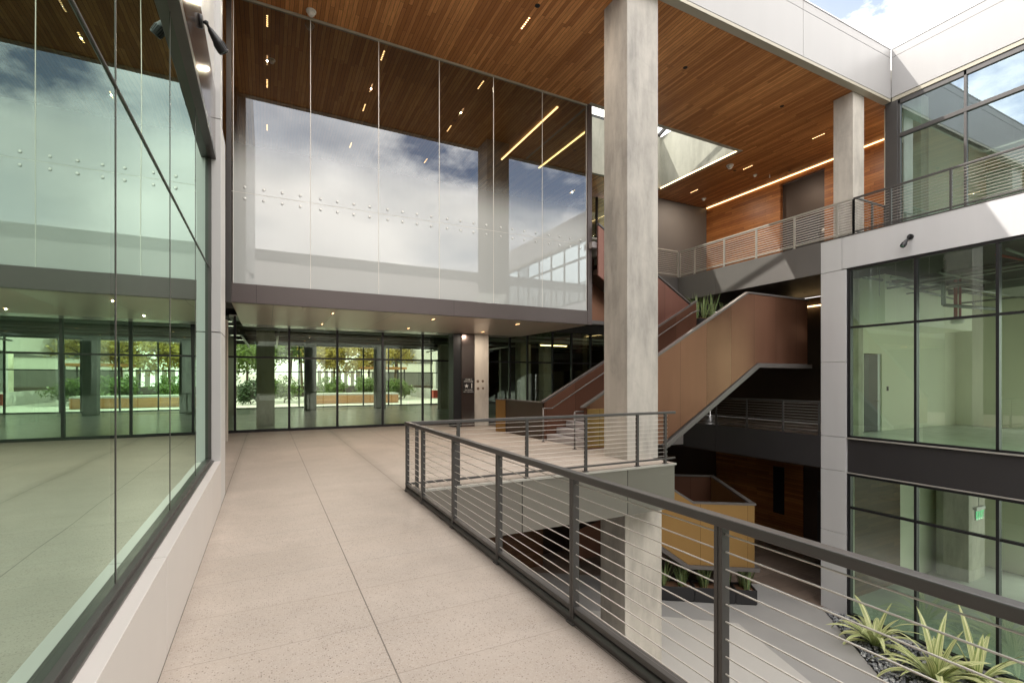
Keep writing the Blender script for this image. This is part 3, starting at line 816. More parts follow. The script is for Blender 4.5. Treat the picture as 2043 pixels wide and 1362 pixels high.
tree('garden_tree', 'dark tree at the far left beyond the lobby', -5.5, 53, 6.4, 3.0, M['foliage_c'], 2400)
tree('garden_tree', 'tall dark tree between the two green trees', 3.6, 60, 8.0, 3.4, M['foliage_c'], 2600)
for x, y, r, lab in ((-1.0, 39.5, 1.2, 'low green shrub at the left end of the garden'), (1.2, 41, 1.3, 'leafy shrub left of the cedar planter'), (4.6, 41.2, 1.2, 'leafy shrub growing behind the cedar planter'), (7.6, 41.5, 1.3, 'rounded shrub behind the right of the planter'), (10.5, 43, 1.3, 'shrub beyond the planter end')):
    tree('garden_shrub', lab, x, y, 1.9, r, M['foliage_a'] if x > 0 else M['foliage_c'], 1500, .75, 'garden shrubs', 'shrub')
fin = None
for k in range(8):
    lab = 'white upright fin panel number %d from the left above the low garden wall' % (k+1); x = 4.0 + k*.62
    lab = ['leftmost', 'second from left', 'third from left', 'fourth from left', 'fourth from right', 'third from right', 'second from right', 'rightmost'][k] + ' white upright fin panel over the low garden wall'
    if fin is None:
        fin = tag(B().box(-.17, .17, -.05, .05, 0, 1.5).obj('fin_panel', M['white']), lab, 'fin', 'white fins in the garden'); fin.location = (x, 51, 1.15)
    else:
        o = fin.copy(); COL.objects.link(o); o.location = (x, 51, 1.15); o['label'] = lab
t = thing('garden_canopy', 'flat orange brown canopy among the garden trees', 'canopy', (9.5, 47, 0))
B().box(7.6, 12.0, 46, 49, 2.75, 2.95).obj('roof', M['wood_bench'], t)
b = B()
for x in (7.8, 11.8):
    for y in (46.2, 48.8): b.box(x-.06, x+.06, y-.06, y+.06, -.02, 2.75)
b.obj('post', M['charcoal'], t)
tag(B().box(11.2, 11.75, 35.2, 35.6, .35, .95).obj('red_box', M['red_pipe']), 'small red box beyond the right lobby windows', 'box')
# ------------------------------------------------------------------ cable railings
def cable_run(t, p0, p1, posts, zr=1.07, zb=.10, n=11, mats=('rail', 'rail', 'cable'), z=0., ext0=.0, ext1=.0, rail_w=.062, cable_r=.0041, pw=.042):
    p0, p1 = Vector(p0), Vector(p1); d = (p1-p0).normalized(); side = Vector((d.y, -d.x, 0))
    a, e = p0 - d*ext0, p1 + d*ext1
    B().bar((a.x, a.y, z+zr-.025), (e.x, e.y, z+zr-.025), rail_w, .05).obj('top_rail', M[mats[0]], t, .006)
    B().bar((a.x, a.y, z+zb), (e.x, e.y, z+zb), .04, .035).obj('bottom_rail', M[mats[0]], t, .004)
    for s in posts:
        q = p0 + d*s
        b = B()
        for k in (-1, 1):
            b.bar((q.x+d.x*k*.013, q.y+d.y*k*.013, z), (q.x+d.x*k*.013, q.y+d.y*k*.013, z+zr-.05), .022, pw*1.25, up=d.cross(Vector((0, 0, 1))))
        b.box(q.x-.045, q.x+.045, q.y-.045, q.y+.045, z+.0, z+.012)
        b.obj('post', M[mats[1]], t, .002)
    for k in range(n):
        zz = z + zb + .055 + (zr-.05-zb-.09)*k/(n-1)
        B().tube((p0.x, p0.y, zz), (p1.x, p1.y, zz), cable_r, n=6).obj('cable', M[mats[2]], t)

t = thing('walkway_railing', 'dark steel cable railing along the open edge of the walkway', 'railing', (1.97, 7.5, 0))
cable_run(t, (1.95, 7.48, 0), (1.95, -3.4, 0), [.03, .88, 2.14, 3.36, 4.61, 5.86, 7.11, 8.36, 9.61], ext0=.03, mats=('rail', 'rail', 'cable'))
cable_run(t, (1.95, 7.48, 0), (7.40, 7.48, 0), [.16, .85, 2.13, 3.39, 4.64, 5.38], ext1=.2, mats=('rail', 'rail', 'cable'))
b = B(); n = 7
prof = [(1.925, .003), (1.925, .035), (1.94, .06), (1.97, .07), (2.02, .07), (2.05, .05), (2.09, .05), (2.09, -.25), (2.0, -.25), (2.0, .003)]
b.prism([(x, -9, z) for x, z in prof], (0, 16.5, 0)); b.obj('kerb_channel', M['rail'], t, .004)

t = thing('upper_railing', 'cable railing along the upper bridge and balcony edge', 'railing', (XF, 8, ZU))
cable_run(t, (XF+.05, 14.72, 0), (XF+.05, 8.08, 0), [.0, .77, 2.17, 3.5, 4.87, 6.2, 6.64], z=ZU+.02, zb=.08, n=12, mats=('rail_silver', 'rail_silver', 'cable'), cable_r=.0105, rail_w=.05)  # cables thickened to imitate their sunlit glare
cable_run(t, (XF+.05, 8.08, 0), (XF+.05, -12.5, 0), [.0, .94, 2.25, 3.7, 5.1, 6.5, 7.9, 9.3, 10.7, 12.1, 13.5], z=ZU+.02, zb=.08, n=12, mats=('rail', 'rail', 'cable'), cable_r=.005, rail_w=.05)
cable_run(t, (XF+.1, 8.02, 0), (XU-.12, 8.02, 0), [.8, 1.5], z=ZU+.02, zb=.08, n=12, mats=('rail', 'rail', 'cable_dark'), cable_r=.005, rail_w=.045)
cable_run(t, (XF-.08, 14.72, 0), (9.1, 14.72, 0), [.0, 1.5, 3.0, 4.5, 6.0], z=ZU+.02, zb=.08, n=12, mats=('rail_silver', 'rail_silver', 'cable'), cable_r=.0055, rail_w=.05)
t = thing('middle_railing', 'dark cable railing on the middle bridge below the copper stair', 'railing', (XF, 12, 0))
cable_run(t, (XF+.08, 14.6, 0), (XF+.08, 9.03, 0), [.3, 1.66, 2.98, 4.34, 5.52], n=10, mats=('rail', 'rail', 'cable_dark'), cable_r=.005, rail_w=.05)

# ------------------------------------------------------------------ bridges
t = thing('upper_bridge', 'upper level bridge slab with grey metal edge panels', 'bridge', (17, 12, ZU))
B().box(XF+.06, 19.5, 9.0, 14.68, ZU-.9, ZU).box(9.0, XF-.06, 14.86, 18, ZU-.9, ZU).box(XF-.06, 19.5, 14.86, 18, ZU-.9, ZU).obj('slab', M['dark_wall'], t)
for y0, y1 in ((9.0, 12.92), (12.932, 14.8)):
    B().box(XF, XF+.05, y0, y1, ZU-.95, ZU+.015).obj('edge_panel', M['tan_trim'] if False else M['grey_wall'], t, .003)
B().box(9.0, XF-.002, 14.78, 14.84, ZU-.95, ZU+.015).obj('edge_panel', M['grey_wall'], t, .003)
t = thing('middle_bridge', 'dark edged bridge slab behind the copper stair', 'bridge', (17, 12, 0))
B().box(XF+.06, 19.5, 9.0, 16.79, -.9, -.006).obj('slab', M['lobby_floor'], t)  # slab tinted brown too, in place of orange light on it
for y0, y1 in ((9.0, 12.9), (12.91, 16)):
    B().box(XF, XF+.05, y0, y1, -.96, .01).obj('edge_panel', M['charcoal'], t, .003)
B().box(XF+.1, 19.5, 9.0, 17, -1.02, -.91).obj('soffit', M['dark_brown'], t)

# lobby walls at X = 19.4, one per level
t = thing('timber_wall', 'warm timber clad lobby wall on the upper level', 'wall', (19.45, 13, ZU))
B().box(19.4, 19.6, 9.0, 11.33, ZU, ZC-.01).box(19.4, 19.6, 13.15, 17.2, ZU, ZC-.01).box(19.4, 19.6, 11.33, 13.15, 9.98, ZC-.01).obj('boards', M['wood_wall'], t)
B().box(19.55, 19.6, 11.34, 13.14, ZU, 9.97).obj('recess_panel', M['dark_brown'], t)
d = B().box(19.48, 19.545, 11.6, 12.9, ZU, 8.3).obj('door', M['charcoal'], t, .005)
B().box(19.44, 19.478, 12.7, 12.76, ZU+1, ZU+1.1).obj('handle', M['rail_silver'], d)
B().lathe((19.55, 11.45, 7.6), (-1, 0, 0), [(.07, 0), (.065, .03), (.03, .05)], 14).obj('beacon', M['white_plastic'], t)
tag(B().box(16.2, 19.39, 17.0, 17.2, ZU, ZC-.01).obj('lobby_end_wall', M['grey_wall']), 'grey concrete wall at the dark upper lobby corner', 'wall')
t = thing('upper_lobby_window', 'dark framed upper lobby window left of the bright railing', 'window', (13, 18, ZU))
b = B()
for x in (9, 11.2, 13.5, 15.9): b.box(x-.04, x+.04, 18.0, 18.1, ZU+.02, ZC-.1)
b.obj('frame', M['black'], t)
b = B(); b.face([(9, 18.05, ZU+.02), (16, 18.05, ZU+.02), (16, 18.05, ZC-.1), (9, 18.05, ZC-.1)]); b.obj('pane', M['glass_lobby'], t)
B().box(9, 16.2, 21.4, 21.5, ZU, ZC-.02).obj('inner_wall', M['deck_soffit'], t)
t = thing('middle_lobby_wall', 'dark lobby wall with doors behind the middle bridge', 'wall', (19.5, 12, 0))
B().box(19.45, 19.6, 9.0, 16.8, 0, ZU-.92).box(15.4, 19.4, 16.8, 16.95, 0, ZU-.92).obj('panel', M['dark_brown'], t)
d = B().box(19.39, 19.448, 9.4, 10.6, 0, 2.3).obj('door', M['charcoal'], t, .005)
B().box(19.34, 19.388, 10.42, 10.48, 1., 1.12).obj('handle', M['rail_silver'], d)
tag(B().box(19.30, 19.38, 9.2, 12.6, ZU-1.3, ZU-1.26).obj('led_strip', M['led']), 'short glowing light line behind the copper stair landing', 'light strip')
t = thing('lower_lobby_wall', 'timber and black metal lobby wall on the courtyard level', 'wall', (19.6, 12, ZG))
B().box(19.6, 19.75, 12.3, 16.6, ZG, -1.03).obj('boards', M['wood_wall'], t)
B().box(19.62, 19.75, 8.9, 12.3, ZG, -1.03).box(8.6, 19.6, 16.6, 16.75, ZG, -1.03).obj('metal_panel', M['dark_brown'], t)
d = B().box(19.55, 19.618, 9.6, 11.7, ZG, ZG+2.5).obj('door', M['charcoal'], t, .005)
B().box(19.50, 19.548, 10.6, 10.66, ZG+1, ZG+1.25).obj('handle', M['rail_silver'], d)
B().box(19.585, 19.598, 13.1, 13.6, ZG+1.2, ZG+3.2).obj('sign_panel', M['black'], t)
B().box(19.52, 19.598, 13.2, 13.5, ZG+3.72, ZG+3.80).obj('wall_lamp', M['white_plastic'], t)
# lower lobby under the deck
t = thing('under_deck_wall', 'brown boarded wall in shade below the walkway deck', 'wall', (3, 15.5, ZG))
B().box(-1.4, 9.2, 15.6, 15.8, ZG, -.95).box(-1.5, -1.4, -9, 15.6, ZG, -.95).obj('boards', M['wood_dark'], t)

# ------------------------------------------------------------------ copper staircase
YN, YFR = 9.8, 11.86
t = thing('copper_staircase', 'copper clad switchback staircase rising to the upper level', 'staircase', (7, 10.8, 0))
near = [(7.0, 0), (7.0, 1.05), (12.95, 4.32), (15.85, 4.32), (15.85, 2.24), (13.36, 2.24), (9.48, 0)]
B().prism([(x, YN, z) for x, z in near], (0, .08, 0)).obj('near_parapet', M['copper'], t, .004)
b = B()
sl = math.atan2(4.32-1.05, 12.95-7.0)
b.prism([(6.9, YN-.03, 1.03), (6.9, YN-.03, 1.06), (12.93, YN-.03, 4.375), (15.9, YN-.03, 4.375), (15.9, YN-.03, 4.325), (12.95, YN-.03, 4.325), (6.98, YN-.03, 1.052)], (0, .14, 0))
b.obj('cap_rail', M['cap'], t, .003)
b = B()
b.prism([(9.50, YN-.04, -.06), (13.38, YN-.04, 2.236), (16.05, YN-.04, 2.236), (16.05, YN-.04, 2.10), (13.43, YN-.04, 2.10), (9.70, YN-.04, -.10)], (0, .5, 0))
b.obj('stringer_edge', M['cap'], t, .003)
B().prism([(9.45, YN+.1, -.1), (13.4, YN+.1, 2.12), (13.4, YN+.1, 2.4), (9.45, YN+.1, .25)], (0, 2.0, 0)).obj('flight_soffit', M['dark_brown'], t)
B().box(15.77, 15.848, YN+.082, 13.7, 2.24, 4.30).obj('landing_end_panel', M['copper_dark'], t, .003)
b = B(); n = 18
for i in range(n):
    x = 7.12 + i*(12.95-7.12)/n
    b.box(x, x+.35, YN+.085, YFR-.01, .177*i + (0.0 if i == 0 else .02), .177*(i+1))
b.obj('step', M['steps'], t)
B().box(12.9, 15.76, YN+.085, 13.7, 2.95, 3.19).obj('landing', M['steps'], t)
far = [(7.06, 0), (7.06, 1.08), (13.05, 4.36), (13.05, 2.6), (8.4, 0)]
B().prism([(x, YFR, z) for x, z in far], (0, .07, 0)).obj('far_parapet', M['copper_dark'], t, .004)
B().prism([(x, YFR, z) for x, z in ((7.0, 1.07), (7.0, 1.12), (13.1, 4.44), (13.1, 4.38))], (0, .12, 0)).obj('cap_rail', M['cap'], t, .003)
# tubular handrail with posts
b = B()
hp = [(6.86, 11.62, .0), (6.86, 11.62, .93), (7.15, 11.62, .93), (12.6, 11.62, 3.95), (12.9, 11.62, 4.05)]
for i in range(4): b.tube(hp[i], hp[i+1], .021, n=8)
for p in hp[1:4]: b.lathe((p[0], p[1], p[2]-.021), (0, 0, 1), [(.008, 0), (.019, .008), (.021, .021), (.019, .034), (.008, .042)], 8)
b.lathe((6.86, 11.62, 0), (0, 0, 1), [(.055, .001), (.055, .012), (.022, .016)], 12)
b.obj('handrail', M['cap'], t)
b = B()
hp = [(6.82, 10.02, 0), (6.82, 10.02, .93), (7.12, 10.02, .93), (12.6, 10.02, 3.95)]
for i in range(3): b.tube(hp[i], hp[i+1], .021, n=8)
b.lathe((6.82, 10.02, 0), (0, 0, 1), [(.055, .001), (.055, .012), (.022, .016)], 12)
b.obj('handrail', M['cap'], t)
b = B()
for i in range(7):
    x = 7.6 + i*.85; z = .93 + (x-7.15)*.555
    b.tube((x, 11.62, z-.02), (x, 11.86, z-.06), .01, n=6)
b.obj('handrail_bracket', M['rail'], t)
# upper flight, turning back to the left
YB = 11.95
up = [(12.85, 4.25), (9.0, 6.42), (9.0, 4.9), (12.85, 2.62)]
B().prism([(x, YB, z) for x, z in up], (0, .07, 0)).obj('upper_parapet', M['copper_shade'], t, .004)
B().prism([(x, YB-.02, z) for x, z in ((12.93, 4.25), (12.93, 4.31), (9.0, 6.50), (9.0, 6.44))], (0, .12, 0)).obj('cap_rail', M['cap'], t, .003)
B().prism([(x, 13.65, z) for x, z in up], (0, .07, 0)).obj('upper_parapet', M['copper_shade'], t, .004)
b = B()
for i in range(15):
    x = 12.75 - i*.26
    b.box(x-.28, x, YB+.08, 13.64, 3.19+.183*i, 3.19+.183*(i+1))
b.obj('step', M['steps'], t)
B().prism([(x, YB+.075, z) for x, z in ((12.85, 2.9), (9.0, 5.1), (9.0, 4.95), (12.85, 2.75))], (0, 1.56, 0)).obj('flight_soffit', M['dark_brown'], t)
B().box(8.98, 10.2, 12.62, 12.7, 3.62, 5.78).obj('landing_guard', M['copper'], t, .003)
B().box(8.98, 10.25, 12.58, 12.74, 3.5, 3.615).box(8.98, 10.25, 12.59, 12.73, 5.785, 5.85).obj('guard_trim', M['cap'], t, .003)
# brass-toned sheet painting warm reflected light at the near parapet foot
B().box(7.03, 7.96, YN-.022, YN-.004, .05, 1.0).obj('warm_light_panel', M['brass'], t, .003)
# brown guard round the stair opening
t = thing('stair_guard', 'dark brown solid guard left of the copper stair foot', 'guard', (7.08, 13, 0))
B().box(7.04, 7.12, YFR+.1, 14.36, 0, 1.06).obj('side_panel', M['dark_brown'], t, .003)
B().prism([(7.04, 14.38, 0), (6.86, 14.75, 0), (6.93, 14.79, 0), (7.11, 14.42, 0)], (0, 0, 1.06)).obj('end_panel', M['brass'], t)  # brass colour stands in for orange light on this end face
B().prism([(7.0, YFR+.1, 1.062), (7.0, 14.36, 1.062), (6.82, 14.75, 1.062), (6.94, 14.83, 1.062), (7.16, 14.4, 1.062), (7.16, YFR+.1, 1.062)], (0, 0, .03)).obj('cap', M['cap'], t)

# ------------------------------------------------------------------ brass stair landing over the planters (turned 34 degrees)
an = R(34); u = Vector((math.cos(an), -math.sin(an), 0)); v = Vector((math.sin(an), math.cos(an), 0))
C0 = Vector((13.32, 9.86, 0))
def pp(L, D, z): q = C0 - u*L + v*D; return (q.x, q.y, z)
t = thing('brass_staircase', 'gold brass clad stair landing above the black planters', 'staircase', tuple(C0 + Vector((0, 0, ZG))))
sl = .63
zt, zb_ = -2.12, -4.02
LL = 7.0
prof = [(0, zt), (1.80, zt), (LL, zt+sl*(LL-1.8)), (LL, zb_+sl*(LL-1.95)), (1.95, zb_), (0, zb_)]
def clip(p): return [(l, min(z, -1.05)) for l, z in p]
prof = [(0, zt), (1.80, zt), (3.45, -1.08), (6.3, -1.08), (1.95, zb_), (0, zb_)]
B().prism([pp(l, 0, z) for l, z in prof], v*.07).obj('near_parapet', M['brass'], t, .003)
B().prism([pp(0, .071, zt), pp(0, 4.45, zt), pp(0, 4.45, zb_), pp(0, .071, zb_)], -u*.07).obj('end_parapet', M['brass'], t, .003)
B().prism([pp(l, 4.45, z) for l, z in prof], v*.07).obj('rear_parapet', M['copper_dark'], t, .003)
cp = [(-.04, zt+.002), (1.81, zt+.002), (3.45, -1.06), (3.45, -1.01), (1.79, zt+.06), (-.04, zt+.06)]
B().prism([pp(l, -.03, z) for l, z in cp], v*.13).obj('cap_rail', M['cap'], t, .002)
B().prism([pp(-.04, .101, zt+.002), pp(-.04, 4.37, zt+.002), pp(-.04, 4.37, zt+.06), pp(-.04, .101, zt+.06)], -u*.15).obj('cap_rail', M['cap'], t, .002)
B().prism([pp(l, 4.375, z) for l, z in cp], v*.15).obj('cap_rail', M['cap'], t, .002)
ed = [(-.14, zb_-.12), (1.98, zb_-.12), (6.5, -1.25), (6.3, -1.12), (1.94, zb_-.005), (-.14, zb_-.005)]
B().prism([pp(l, -.05, z) for l, z in ed], v*.4).obj('stringer_edge', M['cap'], t, .002)
B().prism([pp(.08, .08, zb_+.1), pp(1.95, .08, zb_+.1), pp(1.95, 4.44, zb_+.1), pp(.08, 4.44, zb_+.1)], (0, 0, .5)).obj('landing', M['dark_brown'], t)
b = B()
for i in range(12):
    l0 = 1.95 + .29*i; b.prism([pp(l0, .08, zb_+.3+.183*i), pp(l0+.3, .08, zb_+.3+.183*i), pp(l0+.3, 2.1, zb_+.3+.183*i), pp(l0, 2.1, zb_+.3+.183*i)], (0, 0, .3+.183))
b.obj('step', M['dark_brown'], t)
B().prism([pp(1.95, 2.15, zb_+.3), pp(5.5, 2.15, zb_-.9), pp(5.5, 2.15, zb_+.2), pp(1.95, 2.15, zb_+1.9)], v*.07).obj('centre_parapet', M['copper_dark'], t)
# the black planters below
def pl(l, d, z): q = Vector((13.42, 9.84, 0)) - u*l + v*d; return (q.x, q.y, z)
rows = [(0, .62), (.635, 1.84), (1.855, 3.1), (3.115, 4.3)]
names = ['short right-end planter', 'second black planter from the right', 'third black planter from the right', 'planter mostly hidden by the pale pier']
rnd = random.Random(3)
leafdone = []
def blade(b, uvl, base, ang, length, width, lean, curve, seg=6, fold=.25, twist=0):
    """one strap leaf: rises, leans out and droops"""
    out = Vector((math.cos(ang), math.sin(ang), 0)); side = Vector((-out.y, out.x, 0))
    rows = []
    p = Vector(base); el = lean
    for i in range(seg+1):
        s = i/seg
        w = width*(.55 + 1.1*s)*(1 if s < .45 else 1) if s < .4 else width*(1.0)*(1 - ((s-.4)/.6)**2.2)
        d = out*math.cos(el) + Vector((0, 0, 1))*math.sin(el)
        nrm = side.cross(d).normalized()
        sd = (side*math.cos(twist*s) + nrm*math.sin(twist*s))
        w = max(w, .002)
        rows.append((b.bm.verts.new(p - sd*w*.5 + nrm*w*fold*-.5), b.bm.verts.new(p + nrm*0), b.bm.verts.new(p + sd*w*.5 + nrm*w*fold*-.5), s))
        p = p + d*(length/seg); el -= curve/seg*(1+s)
    for i in range(seg):
        a, c = rows[i], rows[i+1]
        for k in (0, 1):
            f = b.bm.faces.new((a[k], a[k+1], c[k+1], c[k])); f.smooth = True
            for l, q in zip(f.loops, ((k*.5, a[3]), (k*.5+.5, a[3]), (k*.5+.5, c[3]), (k*.5, c[3]))): l[uvl].uv = q
pn = 0
for (l0, l1), nm in zip(rows, names):
    t = thing('planter_box', nm + ' in the row under the brass landing', 'planter', pl((l0+l1)/2, .3, ZG), 'black planters in a row')
    b = B(); W = .62; T = .03
    for (a0, a1, d0, d1) in ((l0, l1, 0, T), (l0, l1, W-T, W), (l0, l0+T, T, W-T), (l1-T, l1, T, W-T)):
        b.prism([pl(a0, d0, ZG+.03), pl(a1, d0, ZG+.03), pl(a1, d1, ZG+.03), pl(a0, d1, ZG+.03)], (0, 0, .43))
    b.obj('box', M['planter'], t, .004)
    b = B(); b.prism([pl(l0+T, T, ZG+.32), pl(l1-T, T, ZG+.32), pl(l1-T, W-T, ZG+.32), pl(l0+T, W-T, ZG+.32)], (0, 0, .07)); b.obj('mulch', M['soil'], t)
    b = B(); b.prism([pl(l0+.02, .03, ZG), pl(l1-.02, .03, ZG), pl(l1-.02, W-.03, ZG), pl(l0+.02, W-.03, ZG)], (0, 0, .028)); b.obj('plinth', M['black'], t)
    for lq in (l0+.16,):
        q = pl(lq, .12, ZG+.395)
        t2 = tag(B().lathe(q, (0, 0, 1), [(.06, -.005), (.058, .015), (.03, .022)], 12).obj('uplight', M['white_plastic']), 'small white puck light in the ' + nm, 'puck light', 'puck lights in the planters')
    k = 2 if l1-l0 > .8 else 1
    for j in range(k*2):
        ll = l0 + (l1-l0)*(j//2+.5)/k + rnd.uniform(-.1, .1); dd = .2 + .26*(j % 2)
        q = Vector(pl(ll, dd, ZG+.38))
        side = ('front' if j % 2 == 0 else 'rear') + (' left' if j//2 == 1 else ' right' if k == 2 else '')
        tp = thing('snake_plant', 'banded upright snake plant, %s in the %s' % (side, nm), 'plant', tuple(q), 'snake plants in the black planters')
        b = B(); uvl = b.bm.loops.layers.uv.new('UVMap')
        for m_ in range(15):
            a = rnd.uniform(0, 6.28); r = rnd.uniform(.01, .12)
            blade(b, uvl, q + Vector((math.cos(a)*r, math.sin(a)*r, -.02)), a, rnd.uniform(.5, .95), rnd.uniform(.045, .068), R(rnd.uniform(70, 88)), rnd.uniform(-.05, .25), 6, .35, rnd.uniform(-.6, .6))
        b.obj('leaf_cluster', M['snake'], tp)

# plants on the copper stair landing
t = thing('planter_trough', 'planted trough on the copper stair landing', 'planter', (13.8, 11.2, 3.2))
B().box(13.3, 15.5, 11.95, 12.4, 3.19, 3.85).obj('box', M['planter'], t, .004)
B().box(13.33, 15.47, 11.98, 12.37, 3.852, 3.87).obj('mulch', M['soil'], t)
for i, (x, lab) in enumerate(((13.42, 'snake plant nearest the stair flight in the landing trough'), (13.75, 'second snake plant from the flight in the landing trough'), (14.15, 'third snake plant from the flight in the landing trough'), (14.75, 'snake plant near the far end of the landing trough'))):
    tp = thing('snake_plant', lab, 'plant', (x, 12.17, 3.86), 'snake plants on the landing')
    b = B(); uvl = b.bm.loops.layers.uv.new('UVMap')
    for m_ in range(14):
        a = rnd.uniform(0, 6.28); r = rnd.uniform(.01, .1)
        blade(b, uvl, (x+math.cos(a)*r, 12.17+math.sin(a)*r, 3.85), a, rnd.uniform(.5, 1.0)*(.75 if i == 3 else 1), rnd.uniform(.045, .065), R(rnd.uniform(64, 88)), rnd.uniform(-.05, .3), 6, .35, rnd.uniform(-.6, .6))
    b.obj('leaf_cluster', M['snake'], tp)

# ------------------------------------------------------------------ pebble bed and flax plants
bed = [(14.95, 8.75), (13.67, 7.28), (12.59, 6.0), (10.4, 3.0), (15.16, 3.0), (15.16, 8.2)]
b = B(); b.face([(x, y, ZG+.003) for x, y in bed]); structure(b.obj('planting_soil', M['black']), 'dark soil under the grey pebbles', 'soil')
def inside(x, y, P):
    c = False
    for i in range(len(P)):
        x1, y1 = P[i]; x2, y2 = P[i-1]
        if (y1 > y) != (y2 > y) and x < (x2-x1)*(y-y1)/(y2-y1)+x1: c = not c
    return c
b = B(); rp = random.Random(11); cnt = 0
ico = [Vector(p).normalized() for p in ((0,1,1.6),(0,-1,1.6),(0,1,-1.6),(0,-1,-1.6),(1,1.6,0),(-1,1.6,0),(1,-1.6,0),(-1,-1.6,0),(1.6,0,1),(1.6,0,-1),(-1.6,0,1),(-1.6,0,-1))]
icf = ((0,1,8),(0,8,4),(0,4,5),(0,5,10),(0,10,1),(3,2,9),(3,9,6),(3,6,7),(3,7,11),(3,11,2),(1,6,8),(8,6,9),(8,9,4),(4,9,2),(4,2,5),(5,2,11),(5,11,10),(10,11,7),(10,7,1),(1,7,6))
while cnt < 5200:
    x, y = rp.uniform(10.4, 15.16), rp.uniform(3, 8.75)
    if not inside(x, y, bed): continue
    cnt += 1
    s = rp.uniform(.022, .05); rot = Matrix.Rotation(rp.uniform(0, 6.28), 3, 'Z') @ Matrix.Rotation(rp.uniform(-.4, .4), 3, 'X')
    vs = [b.bm.verts.new(Vector((x, y, ZG+.012+rp.uniform(0, .035))) + rot @ Vector((p.x*s, p.y*s*.72, p.z*s*.5))) for p in ico]
    for f in icf:
        ff = b.bm.faces.new([vs[i] for i in f]); ff.smooth = True
o = b.obj('pebble_bed', M['pebble']); tag(o, 'loose grey river pebbles filling the planting bed', 'pebbles', None, 'stuff')
for x, y, lab, n, sc in ((14.05, 6.95, 'variegated flax plant farthest back in the pebble bed', 25, 1.), (13.55, 5.45, 'large striped flax plant in the middle of the pebble bed', 29, 1.12), (14.30, 5.0, 'striped flax plant closest to the right windows', 22, 1.2)):
    t = thing('flax_plant', lab, 'plant', (x, y, ZG), 'striped flax plants in the pebbles')
    b = B(); uvl = b.bm.loops.layers.uv.new('UVMap')
    for i in range(n):
        a = i*2.399 + rnd.uniform(-.2, .2); s = i/n
        blade(b, uvl, (x+math.cos(a)*.04, y+math.sin(a)*.04, ZG+.05), a, rnd.uniform(.8, 1.5)*sc, rnd.uniform(.095, .165)*sc, R(84-60*s**.8+rnd.uniform(-13, 9)), .3+1.5*s+rnd.uniform(-.25, .5), 9, .3, rnd.uniform(-.35, .35))
    b.obj('leaf_cluster', M['flax'], t)

# ------------------------------------------------------------------ right building
t = thing('right_building', 'white and charcoal office wing with large green windows', 'building', (18, 0, ZG))
# corner post, panels between joints
for z0, z1 in ((ZG, -2.84), (-2.828, -.99), (-.978, .02), (.032, 2.25), (2.262, 4.97)):
    B().box(XF, XF+.3, 8.26, 8.985, z0, z1).obj('post_panel', M['grey_panel'], t, .003)
B().box(XF-.002, XF+.3, 8.38, 8.987, 4.982, ZU).obj('post_panel', M['grey_panel'], t, .003)
for y0, y1 in ((3.6, 8.368), (-1.2, 3.588), (-6, -1.212), (-12.6, -6.012)):
    B().box(XF, XF+.25, y0, y1, 5.0, ZU).obj('band_panel', M['grey_panel'], t, .003)
B().box(XF-.01, XF+.3, -12.6, 8.985, ZU+.002, ZU+.03).obj('balcony_edge', M['rail'], t, .002)
B().box(XF+.06, XF+.3, -12.6, 8.25, -.985, -.01).obj('spandrel_panel', M['charcoal'], t, .003)
B().box(XF+.0, XF+.1, -12.6, 8.25, -.008, .03).box(XF+.02, XF+.1, -12.6, 8.25, -1.02, -.99).obj('spandrel_trim', M['rail_silver'], t, .003)
# lower windows
xg = XF+.12
my = [8.2, 6.58, 4.97, 3.36, 1.75, .14, -1.47, -3.08, -4.7, -6.3, -7.9, -9.5, -11.1, -12.6]
for (z0, z1, zt_) in ((.03, 5.0, 3.26), (ZG+.02, -1.02, -2.02)):
    fr = B()
    for y in my: fr.box(XF+.05, XF+.2, y-.03, y+.03, z0, z1)
    fr.box(XF+.04, XF+.2, my[-1]-.03, my[0]+.07, z1-.07, z1-.0); fr.box(XF+.05, XF+.2, my[-1]-.03, my[0]+.07, z0, z0+.06)
    fr.box(XF+.045, XF+.2, my[0]+.031, my[0]+.075, z0+.06, z1-.07)
    w = fr.obj('window_frame', M['black'], t, .002)
    b = B()
    for i in range(len(my)-1): b.box(XF+.07, XF+.18, my[i+1]+.031, my[i]-.031, zt_-.03, zt_+.03)
    b.obj('transom', M['black'], t)
    for i in range(len(my)-1):
        for a0, a1 in ((z0+.06, zt_-.03), (zt_+.03, z1-.07)):
            b = B(); b.face([(xg, my[i+1]+.031, a0), (xg, my[i]-.031, a0), (xg, my[i]-.031, a1), (xg, my[i+1]+.031, a1)]); b.obj('window_pane', M['glass_clear'], t)
# top floor
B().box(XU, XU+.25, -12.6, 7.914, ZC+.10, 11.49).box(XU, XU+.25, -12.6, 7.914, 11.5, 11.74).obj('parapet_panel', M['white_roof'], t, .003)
B().box(XU-.015, XU+.3, -12.6, 7.9, 11.745, 11.775).obj('coping', M['grey_panel'], t, .003)
B().box(XU+.02, XU+.3, -12.6, 7.914, ZC-.02, ZC+.095).obj('soffit_trim', M['tan_trim'], t, .003)
B().box(XU+.0, XU+.2, 7.76, 8.08, ZU+.03, ZC-.035).obj('corner_post', M['rail'], t, .004)
uy = [7.74, 6.19, 4.62, 3.05, 1.48, -.1, -1.7, -3.3, -4.9, -6.5, -8.1, -9.7, -11.3, -12.6]
b = B()
for y in uy: b.box(XU+.05, XU+.17, y-.03, y+.03, ZU+.05, ZC-.03)
b.box(XU+.05, XU+.17, uy[-1], uy[0]+.02, ZC-.16, ZC-.03); b.box(XU+.04, XU+.18, uy[-1], uy[0]+.02, 9.03, 9.14); b.box(XU+.05, XU+.17, uy[-1], uy[0]+.02, ZU+.04, ZU+.1)
